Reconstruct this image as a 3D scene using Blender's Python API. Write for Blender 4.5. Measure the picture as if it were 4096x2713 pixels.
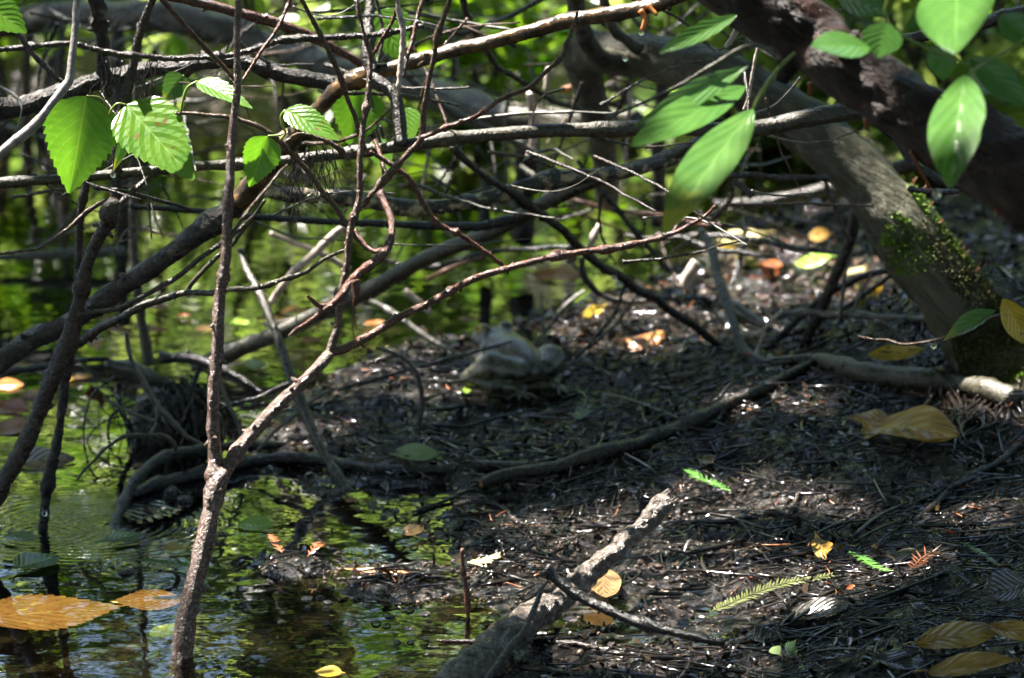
import bpy, math, random
import numpy as np
from mathutils import Vector, Matrix
random.seed(7); rng = np.random.default_rng(7)
rad = math.radians
for o in list(bpy.data.objects): bpy.data.objects.remove(o)
scene = bpy.context.scene
COL = scene.collection

# ---------------------------------------------------------------- camera
IW, IH = 4096.0, 2713.0
PITCH = rad(12.3); HFOV = rad(14.0)
CAMV = np.array((0.0, 0.0, 1.0))
FOC = (IW / 2) / math.tan(HFOV / 2)
cam_d = bpy.data.cameras.new('camera'); cam = bpy.data.objects.new('camera', cam_d); COL.objects.link(cam)
cam.location = CAMV; cam.rotation_euler = (math.pi / 2 - PITCH, 0, 0)
cam_d.sensor_width = 36; cam_d.angle = HFOV; cam_d.clip_start = 0.05; cam_d.clip_end = 500
cam_d.dof.use_dof = True; cam_d.dof.focus_distance = 3.56; cam_d.dof.aperture_fstop = 9.5; cam_d.dof.aperture_blades = 0
scene.camera = cam

# ---------------------------------------------------------------- light
SUN = np.array((-0.42, 0.22, 0.84)); SUN /= np.linalg.norm(SUN)
w = bpy.data.worlds.new('World'); scene.world = w; w.use_nodes = True
nt = w.node_tree; nt.nodes.clear()
sky = nt.nodes.new('ShaderNodeTexSky'); sky.sky_type = 'NISHITA'; sky.sun_disc = False
sky.sun_elevation = math.asin(SUN[2]); sky.sun_rotation = math.atan2(SUN[0], SUN[1])
bg = nt.nodes.new('ShaderNodeBackground'); bg.inputs['Strength'].default_value = 0.05
wo = nt.nodes.new('ShaderNodeOutputWorld')
nt.links.new(sky.outputs[0], bg.inputs[0]); nt.links.new(bg.outputs[0], wo.inputs[0])
sun_d = bpy.data.lights.new('sun', 'SUN'); sun_d.energy = 5.0; sun_d.angle = rad(0.53); sun_d.color = (1.0, 0.94, 0.86)
sun = bpy.data.objects.new('sun', sun_d); COL.objects.link(sun); sun.location = (-3, 5, 12)
sun.rotation_euler = Vector(-SUN).to_track_quat('-Z', 'Y').to_euler()
scene.view_settings.view_transform = 'Standard'; scene.view_settings.look = 'None'
scene.view_settings.exposure = 3.05; scene.view_settings.gamma = 1.0
scene.cycles.max_bounces = 10; scene.cycles.transparent_max_bounces = 24
scene.cycles.sample_clamp_indirect = 6.0

# ---------------------------------------------------------------- geometry helpers
FW = np.array((0, math.cos(PITCH), -math.sin(PITCH))); UP = np.array((0, math.sin(PITCH), math.cos(PITCH))); RT = np.array((1.0, 0, 0))
def ray(px, py):
    return FW + RT * ((px - IW / 2) / FOC) + UP * ((IH / 2 - py) / FOC)
def P(px, py, y):
    d = ray(px, py); return CAMV + d * (y / d[1])
def mpp(p): return float(np.dot(p - CAMV, FW)) / FOC           # metres that one photo pixel covers at p
_T = np.random.default_rng(3).random((256, 256))
def vnoise(x, y):
    x = np.asarray(x, float); y = np.asarray(y, float)
    xi = np.floor(x).astype(int); yi = np.floor(y).astype(int); fx = x - xi; fy = y - yi
    fx = fx * fx * (3 - 2 * fx); fy = fy * fy * (3 - 2 * fy)
    a = _T[xi & 255, yi & 255]; b = _T[(xi + 1) & 255, yi & 255]; c = _T[xi & 255, (yi + 1) & 255]; d = _T[(xi + 1) & 255, (yi + 1) & 255]
    return (a * (1 - fx) + b * fx) * (1 - fy) + (c * (1 - fx) + d * fx) * fy - 0.5
SHORE = [(2080, 3000), (1980, 2650), (1930, 2480), (1880, 2360), (1790, 2230), (1600, 2120), (1400, 2040), (1200, 1980), (960, 1900),
         (1000, 1800), (1120, 1700), (1230, 1600), (1420, 1480), (1620, 1400), (1850, 1340), (2250, 1240), (2560, 1140), (2760, 1010), (2960, 890), (3400, 800), (4300, 700), (6500, 560)]
def ground0(px, py):
    d = ray(px, py); t = -CAMV[2] / d[2]; q = CAMV + d * t; return (q[0], q[1])
SH = np.array([ground0(*s) for s in SHORE])
POLY = np.vstack([SH, [[60, SH[-1, 1] + 1], [60, -60], [SH[0, 0], -60]]])
SHELF = [(*ground0(1640, 2330), 0.17, 0.16, 0.0), (*ground0(1180, 2270), 0.07, 0.06, 0.002), (*ground0(1250, 2130), 0.10, 0.07, -0.002)]
def shore_dist(x, y):
    d = np.full(x.shape, 1e9)
    for i in range(len(SH) - 1):
        a = SH[i]; b = SH[i + 1]; ab = b - a; L = ab @ ab
        t = np.clip(((x - a[0]) * ab[0] + (y - a[1]) * ab[1]) / L, 0, 1)
        d = np.minimum(d, np.hypot(x - a[0] - t * ab[0], y - a[1] - t * ab[1]))
    ins = np.zeros(x.shape, bool); n = len(POLY); j = n - 1
    for i in range(n):
        xi, yi = POLY[i]; xj, yj = POLY[j]
        c = ((yi > y) != (yj > y)) & (x < (xj - xi) * (y - yi) / (yj - yi + 1e-12) + xi)
        ins ^= c; j = i
    return np.where(ins, d, -d)
def sstep(a, b, x):
    t = np.clip((x - a) / (b - a), 0, 1); return t * t * (3 - 2 * t)
def height(x, y):
    x = np.asarray(x, float); y = np.asarray(y, float)
    sd = shore_dist(x, y)
    land = 0.0005 + 0.010 * (1 - np.exp(-np.maximum(sd, 0) / 0.10)) + 0.052 * sstep(0.13, 0.7, sd)
    bed = np.maximum(-0.002 + sd * 0.36, -0.26)
    h = np.where(sd > 0, land, bed)
    near = np.clip(1.2 - np.abs(y - 4.2) / 2.5, 0, 1)
    n = 0.020 * vnoise(x * 9 + 3, y * 7) + 0.013 * vnoise(x * 24, y * 19 + 9) + 0.008 * vnoise(x * 60 + 5, y * 55) + 0.006 * vnoise(x * 130, y * 120)
    h = h + n * near * np.where(sd > -0.02, 1.0, 0.6) * np.where(sd < 0.03, 0.65, 1.0)
    for (sx, sy, rx, ry, hh) in SHELF: h = np.maximum(h, -0.030 + (0.0315 + hh) * np.exp(-(((x - sx) / rx) ** 2 + ((y - sy) / ry) ** 2)) + n * 0.75)
    # mound under the mossy trunk, far bank behind the water
    h = h + 0.075 * np.exp(-(((x - 0.50) / 0.16) ** 2 + ((y - 4.24) / 0.20) ** 2))
    fb = 6.15 + 0.25 * vnoise(x * 1.3 + 40, 2.0) + 0.1 * vnoise(x * 5, 7)
    h = np.maximum(h, np.where(y > fb - 0.3, np.minimum((y - fb) * 0.55, 1.2 + 0.05 * (y - fb)), -9)) if True else h
    # the camera's own bank
    h = np.where(y < 3.0, np.maximum(h, np.minimum((2.9 - y) * 0.25, 0.1)), h)
    return h
def G(px, py, lift=0.0):
    d = ray(px, py); t0 = 2.6 / d[1]; t1 = 9.0 / d[1]
    t = np.linspace(t0, t1, 900); q = CAMV[:, None] + d[:, None] * t
    hh = height(q[0], q[1]); hh = np.maximum(hh, 0.0)
    k = int(np.argmax(q[2] < hh)); k = max(k, 1)
    p = q[:, k].copy(); p[2] = hh[k] + lift; return p

def smooth_path(pts, n):
    """Catmull-Rom through rows of (x,y,z,r)"""
    A = np.asarray(pts, float)
    if len(A) == 2: return A[0] + (A[1] - A[0]) * np.linspace(0, 1, n)[:, None]
    E = np.vstack([2 * A[0] - A[1], A, 2 * A[-1] - A[-2]])
    seg = np.linalg.norm(np.diff(A[:, :3], axis=0), axis=1); cum = np.concatenate([[0], np.cumsum(seg)]); s = np.linspace(0, cum[-1], n)
    out = []
    for v in s:
        i = min(int(np.searchsorted(cum, v, side='right')) - 1, len(A) - 2); t = (v - cum[i]) / max(seg[i], 1e-9)
        p0, p1, p2, p3 = E[i:i + 4]
        c = 0.5 * (2 * p1 + (p2 - p0) * t + (2 * p0 - 5 * p1 + 4 * p2 - p3) * t * t + (3 * p1 - p0 - 3 * p2 + p3) * t ** 3)
        c[3] = p1[3] + (p2[3] - p1[3]) * t; out.append(c)
    return np.array(out)
class MB:
    def __init__(s): s.v = []; s.f = []; s.n = 0; s.uv = None
    def add(s, v, f):
        v = np.asarray(v, float); s.v.append(v); s.f += [tuple(i + s.n for i in q) for q in f]; s.n += len(v); return s
    def tube(s, path, sides=8, rough=0.0, seed=0, knots=0.0, flat=1.0):
        path = np.asarray(path, float); n = len(path); C = path[:, :3]; Rr = np.maximum(path[:, 3], 1e-5)
        T = np.gradient(C, axis=0); T /= np.linalg.norm(T, axis=1)[:, None] + 1e-12
        ref = np.array((0.13, 0.2, 0.97)); 
        if abs(T[0] @ ref) > 0.9: ref = np.array((0.97, 0.2, 0.1))
        N = np.cross(T[0], ref); N /= np.linalg.norm(N); rows = []
        ang = np.arange(sides) * 2 * math.pi / sides
        arc = np.concatenate([[0], np.cumsum(np.linalg.norm(np.diff(C, axis=0), axis=1))])
        for i in range(n):
            N = N - T[i] * (N @ T[i]); N /= np.linalg.norm(N) + 1e-12; B = np.cross(T[i], N)
            r = np.full(sides, Rr[i])
            if rough:
                u = arc[i] / max(Rr.mean(), 1e-4)
                r = r * (1 + rough * (vnoise(ang * 1.2 + seed * 7.1, np.full(sides, u * 0.55 + seed)) * 1.2 + vnoise(ang * 2.6 + seed, np.full(sides, u * 1.7)) * 1.1))
                r = r * (1 + knots * max(0, float(vnoise(u * 0.21 + seed * 3.3, seed)) - 0.22) * 3)
            rows.append(C[i] + (np.cos(ang) * r)[:, None] * N + (np.sin(ang) * r * flat)[:, None] * B)
        v = np.vstack(rows + [C[:1], C[-1:]]); f = []
        for i in range(n - 1):
            for j in range(sides):
                k = (j + 1) % sides; f.append((i * sides + j, i * sides + k, (i + 1) * sides + k, (i + 1) * sides + j))
        a = n * sides
        for j in range(sides):
            k = (j + 1) % sides; f.append((k, j, a)); f.append(((n - 1) * sides + j, (n - 1) * sides + k, a + 1))
        return s.add(v, f)
    def verts(s): return np.vstack(s.v)
def link(name, me, parent):
    o = bpy.data.objects.new(name, me); COL.objects.link(o)
    if parent is not None: o.parent = parent
    return o
def org(parent):
    return np.array(parent.get('_o', (0, 0, 0))) if parent is not None else None
def build(mb, name, mat, parent=None, base=None, smooth=True, uv=None):
    v = mb.verts(); 
    if parent is not None:
        p = parent; b = np.zeros(3)
        while p is not None: b += np.array(p.location); p = p.parent
        loc = np.zeros(3)
    else:
        b = np.array(base if base is not None else v[int(np.argmin(v[:, 2]))]); loc = b
    me = bpy.data.meshes.new(name); me.from_pydata((v - b).tolist(), [], mb.f); me.materials.append(mat)
    if smooth: me.polygons.foreach_set('use_smooth', np.ones(len(me.polygons), bool))
    if uv is not None:
        l = me.uv_layers.new(name='UVMap'); idx = np.empty(len(me.loops), int); me.loops.foreach_get('vertex_index', idx)
        l.data.foreach_set('uv', np.asarray(uv)[idx].astype(np.float32).ravel())
    me.update(); o = link(name, me, parent); o.location = loc; return o
def empty(name, loc):
    o = bpy.data.objects.new(name, None); COL.objects.link(o); o.location = loc; o.empty_display_size = 0.05; return o
def tag(o, label, cat, group=None, kind=None):
    if label: o['label'] = label
    if cat: o['category'] = cat
    if group: o['group'] = group
    if kind: o['kind'] = kind
    return o

# ---------------------------------------------------------------- materials
def new_mat(name):
    m = bpy.data.materials.new(name); m.use_nodes = True; t = m.node_tree; t.nodes.clear()
    out = t.nodes.new('ShaderNodeOutputMaterial'); return m, t, out
class N:
    def __init__(s, t): s.t = t
    def __call__(s, typ, props=None, **inp):
        n = s.t.nodes.new('ShaderNode' + typ)
        for k, v in (props or {}).items(): setattr(n, k, v)
        for k, v in inp.items():
            k2 = k.replace('_', ' ')
            sock = n.inputs[int(k[1:])] if k[0] == 'i' and k[1:].isdigit() else n.inputs[k2]
            if hasattr(v, 'is_output') or isinstance(v, bpy.types.NodeSocket): s.t.links.new(v, sock)
            else: sock.default_value = v
        return n
def ramp(nn, fac, stops):
    r = nn('ValToRGB', Fac=fac); e = r.color_ramp.elements
    while len(e) < len(stops): e.new(0.5)
    for i, (p, c) in enumerate(stops): e[i].position = p; e[i].color = (*c, 1) if len(c) == 3 else c
    return r.outputs[0]
def noise(nn, vec, scale, detail=4, rough=0.55, dist=0.0):
    return nn('TexNoise', Vector=vec, Scale=scale, Detail=detail, Roughness=rough, Distortion=dist).outputs[0]
def bark(name, dark, mid, light, scale=120, rough=(0.18, 0.5), bump=0.6, lichen=None, spec=0.5, bdist=0.002, lthr=0.62, axis=None):
    m, t, out = new_mat(name); nn = N(t); pos = nn('NewGeometry').outputs['Position']
    if axis:
        ax = Vector(axis).normalized(); dt = nn('VectorMath', {'operation': 'DOT_PRODUCT'}, i0=pos, i1=ax).outputs['Value']
        pos = nn('VectorMath', {'operation': 'SUBTRACT'}, i0=pos, i1=nn('VectorMath', {'operation': 'SCALE'}, i0=ax, Scale=nn('Math', {'operation': 'MULTIPLY'}, i0=dt, i1=0.82).outputs[0]).outputs[0]).outputs[0]
    a = noise(nn, pos, scale, 6, 0.65); b = noise(nn, pos, scale * 0.22, 3)
    c = ramp(nn, a, [(0.30, dark), (0.52, mid), (0.74, light)])
    mixd = nn('MixRGB', {'blend_type': 'MULTIPLY'}, Fac=0.75, Color1=c, Color2=ramp(nn, b, [(0.3, (0.45, 0.42, 0.4)), (0.65, (1, 1, 1))])).outputs[0]
    if lichen:
        l = noise(nn, pos, scale * 0.35, 5, 0.7, 0.4); lf = ramp(nn, l, [(lthr - 0.02, (0, 0, 0)), (lthr + 0.04, (1, 1, 1))])
        mixd = nn('MixRGB', Fac=lf, Color1=mixd, Color2=(*lichen, 1)).outputs[0]
    bs = nn('BsdfPrincipled', Base_Color=mixd, Specular_IOR_Level=spec)
    t.links.new(nn('MapRange', Value=b, i3=rough[0], i4=rough[1], i1=0.35, i2=0.65).outputs[0], bs.inputs['Roughness'])
    h = nn('Math', {'operation': 'ADD'}, i0=nn('Math', {'operation': 'MULTIPLY'}, i0=noise(nn, pos, scale * 2.2, 3), i1=0.6).outputs[0], i1=a).outputs[0]
    t.links.new(nn('Bump', Strength=bump, Distance=bdist, Height=h).outputs[0], bs.inputs['Normal'])
    t.links.new(bs.outputs[0], out.inputs[0]); return m
def leaf_mat(name, col, col2, trans, rough=0.3, vein=(0.25, 0.35, 0.1), tfac=0.4, veins=9.0, spots=None, spec=0.5, island=False, bumpv=0.5, edge=None):
    m, t, out = new_mat(name); nn = N(t); geo = nn('NewGeometry'); pos = geo.outputs['Position']
    f = geo.outputs['Random Per Island'] if island else noise(nn, pos, 45, 4, 0.6)
    c = ramp(nn, f, [(0.1 if island else 0.35, col), (0.9 if island else 0.68, col2)])
    bumpin = noise(nn, pos, 160, 3); tcol = None
    if not island:
        uvn = nn('UVMap').outputs[0]; sx = nn('SeparateXYZ', Vector=uvn)
        u, v = sx.outputs[0], sx.outputs[1]
        av = nn('Math', {'operation': 'ABSOLUTE'}, i0=nn('Math', {'operation': 'SUBTRACT'}, i0=v, i1=0.5).outputs[0]).outputs[0]
        s1 = nn('Math', {'operation': 'MULTIPLY_ADD'}, i0=av, i1=-0.75, i2=u).outputs[0]
        s2 = nn('Math', {'operation': 'FRACT'}, i0=nn('Math', {'operation': 'MULTIPLY'}, i0=s1, i1=veins).outputs[0]).outputs[0]
        s3 = nn('Math', {'operation': 'ABSOLUTE'}, i0=nn('Math', {'operation': 'SUBTRACT'}, i0=s2, i1=0.5).outputs[0]).outputs[0]     # 0 at vein centre
        sv = nn('MapRange', {'clamp': True}, Value=s3, i1=0.0, i2=0.07, i3=1.0, i4=0.0).outputs[0]
        mv = nn('MapRange', {'clamp': True}, Value=av, i1=0.004, i2=0.022, i3=1.0, i4=0.0).outputs[0]
        vv = nn('Math', {'operation': 'MAXIMUM'}, i0=nn('Math', {'operation': 'MULTIPLY'}, i0=sv, i1=0.55).outputs[0], i1=mv).outputs[0]
        c = nn('MixRGB', Fac=nn('Math', {'operation': 'MULTIPLY'}, i0=vv, i1=0.55).outputs[0], Color1=c, Color2=(*vein, 1)).outputs[0]
        pil = nn('MapRange', Value=s3, i1=0.0, i2=0.5, i3=0.0, i4=1.0).outputs[0]
        bumpin = nn('Math', {'operation': 'ADD'}, i0=nn('Math', {'operation': 'MULTIPLY'}, i0=bumpin, i1=0.45).outputs[0], i1=pil).outputs[0]
        if spots:
            sf = ramp(nn, noise(nn, pos, 95, 4, 0.6), [(0.60, (0, 0, 0)), (0.68, (1, 1, 1))])
            c = nn('MixRGB', Fac=sf, Color1=c, Color2=(*spots, 1)).outputs[0]
        if edge:
            ef = ramp(nn, nn('Math', {'operation': 'ADD'}, i0=u, i1=nn('Math', {'operation': 'MULTIPLY'}, i0=noise(nn, pos, 30, 3), i1=0.5).outputs[0]).outputs[0], [(0.99, (0, 0, 0)), (1.0, (0.8, 0.8, 0.8))])
            ef = nn('MapRange', {'clamp': True}, Value=nn('Math', {'operation': 'ADD'}, i0=u, i1=nn('Math', {'operation': 'MULTIPLY'}, i0=noise(nn, pos, 30, 3), i1=0.6).outputs[0]).outputs[0], i1=0.98, i2=1.2, i3=0.0, i4=0.8).outputs[0]
            c = nn('MixRGB', Fac=ef, Color1=c, Color2=(*edge, 1)).outputs[0]
    bs = nn('BsdfPrincipled', Base_Color=c, Roughness=rough, Specular_IOR_Level=spec)
    t.links.new(nn('Bump', Strength=bumpv, Distance=0.0015, Height=bumpin).outputs[0], bs.inputs['Normal'])
    tc = nn('MixRGB', {'blend_type': 'MULTIPLY'}, Fac=1.0, Color1=c, Color2=(*trans, 1)).outputs[0]
    tr = nn('BsdfTranslucent', Color=tc)
    mx = nn('MixShader', Fac=tfac, i1=bs.outputs[0], i2=tr.outputs[0]); t.links.new(mx.outputs[0], out.inputs[0]); return m
def mud_mat():
    m, t, out = new_mat('wet_mud'); nn = N(t); pos = nn('NewGeometry').outputs['Position']
    a = noise(nn, pos, 55, 6, 0.7); b = noise(nn, pos, 9, 3); f = noise(nn, pos, 380, 4, 0.7)
    c = ramp(nn, a, [(0.28, (0.003, 0.0028, 0.0026)), (0.5, (0.0095, 0.0084, 0.0076)), (0.70, (0.062, 0.052, 0.046))])
    sp = ramp(nn, noise(nn, pos, 230, 2), [(0.66, (0, 0, 0)), (0.72, (1, 1, 1))])
    c = nn('MixRGB', Fac=nn('Math', {'operation': 'MULTIPLY'}, i0=sp, i1=0.7).outputs[0], Color1=c, Color2=(0.13, 0.08, 0.045, 1)).outputs[0]
    bs = nn('BsdfPrincipled', Base_Color=c, Specular_IOR_Level=0.6)
    t.links.new(nn('MapRange', Value=b, i1=0.35, i2=0.65, i3=0.05, i4=0.15).outputs[0], bs.inputs['Roughness'])
    h = nn('Math', {'operation': 'MULTIPLY_ADD'}, i0=f, i1=0.30, i2=nn('Math', {'operation': 'MULTIPLY_ADD'}, i0=noise(nn, pos, 140, 4, 0.65), i1=0.8, i2=a).outputs[0]).outputs[0]
    t.links.new(nn('Bump', Strength=1.0, Distance=0.009, Height=h).outputs[0], bs.inputs['Normal'])
    t.links.new(bs.outputs[0], out.inputs[0]); return m
RINGS = [(ground0(360, 2100), 0.16), (ground0(172, 2128), 0.10), (ground0(560, 2260), 0.05)]
def water_mat():
    m, t, out = new_mat('pond_water'); nn = N(t); pos = nn('NewGeometry').outputs['Position']
    h = nn('Math', {'operation': 'MULTIPLY'}, i0=noise(nn, pos, 14, 2, 0.5), i1=0.55).outputs[0]
    h = nn('Math', {'operation': 'MULTIPLY_ADD'}, i0=noise(nn, pos, 48, 2, 0.5), i1=0.10, i2=h).outputs[0]
    for (c, R0) in RINGS:
        d = nn('VectorMath', {'operation': 'DISTANCE'}, i0=pos, i1=(c[0], c[1], 0.0)).outputs['Value']
        s = nn('Math', {'operation': 'SINE'}, i0=nn('Math', {'operation': 'MULTIPLY'}, i0=d, i1=2 * math.pi / 0.0105).outputs[0]).outputs[0]
        fo = nn('MapRange', {'clamp': True}, Value=d, i1=R0 * 0.15, i2=R0, i3=0.085, i4=0.0).outputs[0]
        h = nn('Math', {'operation': 'MULTIPLY_ADD'}, i0=s, i1=fo, i2=h).outputs[0]
    nrm = nn('Bump', Strength=1.0, Distance=0.0016, Height=h).outputs[0]
    fr = nn('Fresnel', IOR=1.45, Normal=nrm).outputs[0]
    gl = nn('BsdfGlossy', Color=(1, 1, 1, 1), Roughness=0.015, Normal=nrm)
    tr = nn('BsdfTransparent', Color=(0.50, 0.49, 0.30, 1))
    mx = nn('MixShader', Fac=fr, i1=tr.outputs[0], i2=gl.outputs[0]); t.links.new(mx.outputs[0], out.inputs[0]); return m
def plain(name, col, rough=0.4, var=0.5, scale=150, bump=0.3, spec=0.5, bd=0.001):
    m, t, out = new_mat(name); nn = N(t); pos = nn('NewGeometry').outputs['Position']
    a = noise(nn, pos, scale, 4, 0.6)
    c = ramp(nn, a, [(0.3, tuple(k * (1 - var) for k in col)), (0.7, tuple(min(1, k * (1 + var)) for k in col))])
    bs = nn('BsdfPrincipled', Base_Color=c, Roughness=rough, Specular_IOR_Level=spec)
    t.links.new(nn('Bump', Strength=bump, Distance=bd, Height=a).outputs[0], bs.inputs['Normal'])
    t.links.new(bs.outputs[0], out.inputs[0]); return m
M = {}
M['mud'] = mud_mat(); M['water'] = water_mat()
M['dark'] = bark('dark_wet_bark', (0.007, 0.005, 0.004), (0.026, 0.019, 0.014), (0.085, 0.065, 0.050), 260, (0.13, 0.36), 1.0)
M['black'] = bark('black_wet_bark', (0.005, 0.005, 0.005), (0.012, 0.011, 0.010), (0.04, 0.036, 0.032), 260, (0.10, 0.28), 0.9)
M['brown'] = bark('brown_twig_bark', (0.018, 0.010, 0.006), (0.070, 0.038, 0.022), (0.22, 0.14, 0.095), 330, (0.10, 0.30), 1.0)
M['red'] = bark('red_brown_twig_bark', (0.016, 0.006, 0.004), (0.085, 0.028, 0.014), (0.24, 0.11, 0.065), 330, (0.10, 0.30), 1.0)
M['ybark'] = bark('wet_lenticel_bark', (0.022, 0.014, 0.011), (0.10, 0.060, 0.045), (0.34, 0.25, 0.21), 330, (0.10, 0.28), 1.0)
M['grey'] = bark('grey_smooth_bark', (0.035, 0.033, 0.028), (0.095, 0.092, 0.078), (0.19, 0.185, 0.16), 110, (0.3, 0.55), 0.4)
M['silver'] = bark('silvery_bark', (0.09, 0.08, 0.075), (0.20, 0.185, 0.175), (0.36, 0.34, 0.32), 170, (0.15, 0.35), 0.5)
M['olive'] = bark('olive_bark', (0.010, 0.009, 0.005), (0.040, 0.036, 0.021), (0.11, 0.10, 0.066), 200, (0.2, 0.45), 0.8)
M['lichen'] = bark('lichen_crusted_bark', (0.008, 0.008, 0.007), (0.030, 0.030, 0.028), (0.08, 0.08, 0.075), 200, (0.22, 0.45), 1.0, lichen=(0.32, 0.26, 0.16), lthr=0.53)
M['flaky'] = bark('flaky_dark_bark', (0.006, 0.005, 0.004), (0.022, 0.016, 0.012), (0.06, 0.048, 0.038), 170, (0.2, 0.5), 1.0, lichen=(0.10, 0.085, 0.065), lthr=0.6, bdist=0.004)
M['tan'] = bark('peeling_tan_bark', (0.008, 0.006, 0.003), (0.050, 0.030, 0.012), (0.28, 0.15, 0.05), 75, (0.18, 0.45), 1.0)
M['trunk'] = bark('red_brown_trunk_bark', (0.005, 0.003, 0.002), (0.024, 0.010, 0.006), (0.085, 0.040, 0.026), 120, (0.3, 0.6), 1.0, bdist=0.012, spec=0.35, axis=(0.83, -0.1, -0.55))
M['mosstrunk'] = bark('grey_green_trunk_bark', (0.018, 0.018, 0.010), (0.060, 0.058, 0.034), (0.13, 0.125, 0.085), 95, (0.4, 0.65), 0.9, bdist=0.006, axis=(0.7, -0.05, -0.7))
M['logbark'] = bark('rotten_log_bark', (0.03, 0.024, 0.02), (0.20, 0.165, 0.14), (0.50, 0.45, 0.40), 150, (0.10, 0.32), 1.0, bdist=0.010)
M['pale'] = bark('bleached_stick', (0.22, 0.17, 0.14), (0.42, 0.35, 0.30), (0.62, 0.55, 0.48), 120, (0.2, 0.4), 0.5)
M['litter'] = plain('wet_litter_twigs', (0.010, 0.0075, 0.006), 0.13, 0.8, 40, 0.3, 0.55)
M['crumb'] = plain('wet_crumbs', (0.06, 0.042, 0.032), 0.08, 0.8, 60, 0.3, 0.7)
M['root'] = plain('black_roots', (0.010, 0.0075, 0.006), 0.135, 0.7, 60, 0.4, 0.5)
M['serr'] = leaf_mat('serrated_leaf', (0.060, 0.150, 0.014), (0.085, 0.19, 0.020), (2.2, 2.3, 0.8), 0.26, (0.20, 0.32, 0.06), 0.5, 7.0, None, 0.5, bumpv=0.22)
M['serrspot'] = leaf_mat('serrated_leaf_blotched', (0.060, 0.15, 0.018), (0.10, 0.20, 0.025), (2.2, 2.3, 0.8), 0.2, (0.22, 0.34, 0.07), 0.48, 7.0, (0.11, 0.08, 0.02), 0.6, bumpv=0.35)
M['ellip'] = leaf_mat('glossy_leaf', (0.040, 0.105, 0.020), (0.058, 0.135, 0.026), (1.7, 1.9, 0.8), 0.14, (0.10, 0.20, 0.05), 0.3, 6.0, None, 0.8, bumpv=0.22)
M['ellipy'] = leaf_mat('glossy_leaf_yellowing', (0.042, 0.11, 0.022), (0.065, 0.14, 0.028), (1.7, 1.9, 0.8), 0.18, (0.12, 0.21, 0.05), 0.32, 6.0, None, 0.8, bumpv=0.22, edge=(0.34, 0.32, 0.03))
M['mass'] = leaf_mat('bank_foliage', (0.055, 0.110, 0.022), (0.17, 0.22, 0.070), (2.2, 2.2, 1.4), 0.26, tfac=0.5, island=True)
M['mass2'] = leaf_mat('dark_bank_foliage', (0.030, 0.080, 0.008), (0.10, 0.165, 0.018), (2.4, 2.5, 0.8), 0.26, tfac=0.42, island=True)
M['canopy'] = leaf_mat('shade_canopy_foliage', (0.030, 0.075, 0.012), (0.055, 0.11, 0.016), (1.4, 1.5, 0.6), 0.4, tfac=0.28, island=True)
M['yellow'] = leaf_mat('yellow_fallen_leaf', (0.34, 0.22, 0.018), (0.46, 0.34, 0.035), (1.2, 1.1, 0.8), 0.32, (0.5, 0.4, 0.12), 0.3, 8, (0.16, 0.12, 0.02))
M['tanleaf'] = leaf_mat('tan_fallen_leaf', (0.30, 0.165, 0.03), (0.46, 0.29, 0.07), (1.2, 1.1, 0.8), 0.26, (0.42, 0.30, 0.12), 0.22, 6, (0.12, 0.06, 0.016), bumpv=1.0)
M['orange'] = leaf_mat('orange_fallen_leaf', (0.30, 0.105, 0.028), (0.42, 0.19, 0.055), (1.2, 1.1, 0.8), 0.28, (0.5, 0.3, 0.12), 0.25, 9, (0.22, 0.08, 0.02))
M['pinkleaf'] = leaf_mat('drowned_pinkish_leaf', (0.22, 0.115, 0.065), (0.34, 0.20, 0.12), (1.1, 1.0, 0.9), 0.2, (0.5, 0.34, 0.22), 0.15, 9, (0.20, 0.085, 0.04))
M['rust'] = leaf_mat('rust_fallen_leaf', (0.20, 0.055, 0.016), (0.33, 0.10, 0.03), (1.3, 1.1, 0.8), 0.25, (0.3, 0.14, 0.06), 0.3, 8)
M['brownleaf'] = leaf_mat('brown_fallen_leaf', (0.13, 0.080, 0.035), (0.24, 0.155, 0.07), (1.2, 1.1, 0.8), 0.22, (0.3, 0.2, 0.1), 0.3, 8, (0.06, 0.035, 0.015))
M['chip'] = leaf_mat('wet_leaf_chips', (0.006, 0.005, 0.004), (0.030, 0.020, 0.013), (1, 1, 1), 0.08, tfac=0.05, island=True, spec=0.7)
M['darkleaf'] = leaf_mat('black_wet_leaf', (0.030, 0.027, 0.022), (0.060, 0.052, 0.040), (1, 1, 1), 0.16, (0.10, 0.09, 0.07), 0.05, 8)
M['paleg'] = leaf_mat('pale_green_leaf', (0.20, 0.30, 0.10), (0.30, 0.40, 0.15), (1.2, 1.2, 0.8), 0.3, (0.4, 0.45, 0.2), 0.3, 7)
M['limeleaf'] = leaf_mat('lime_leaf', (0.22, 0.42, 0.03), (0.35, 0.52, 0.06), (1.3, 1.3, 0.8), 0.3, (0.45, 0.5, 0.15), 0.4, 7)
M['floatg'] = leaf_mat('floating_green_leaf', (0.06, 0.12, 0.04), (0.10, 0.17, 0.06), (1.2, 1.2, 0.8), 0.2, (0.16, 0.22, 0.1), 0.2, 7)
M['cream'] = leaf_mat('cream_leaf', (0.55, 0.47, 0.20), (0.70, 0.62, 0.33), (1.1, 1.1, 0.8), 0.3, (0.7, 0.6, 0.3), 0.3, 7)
M['petiole'] = plain('green_petiole', (0.13, 0.17, 0.025), 0.35, 0.3, 80, 0.2)
M['needle'] = plain('green_needles', (0.05, 0.13, 0.018), 0.3, 0.4, 200, 0.2)
M['needleo'] = plain('olive_needles', (0.075, 0.085, 0.022), 0.35, 0.4, 200, 0.2)
M['needler'] = plain('rust_needles', (0.20, 0.065, 0.018), 0.4, 0.4, 200, 0.2)
M['moss'] = plain('green_moss', (0.12, 0.22, 0.012), 0.6, 0.6, 45, 0.2, 0.3)
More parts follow.
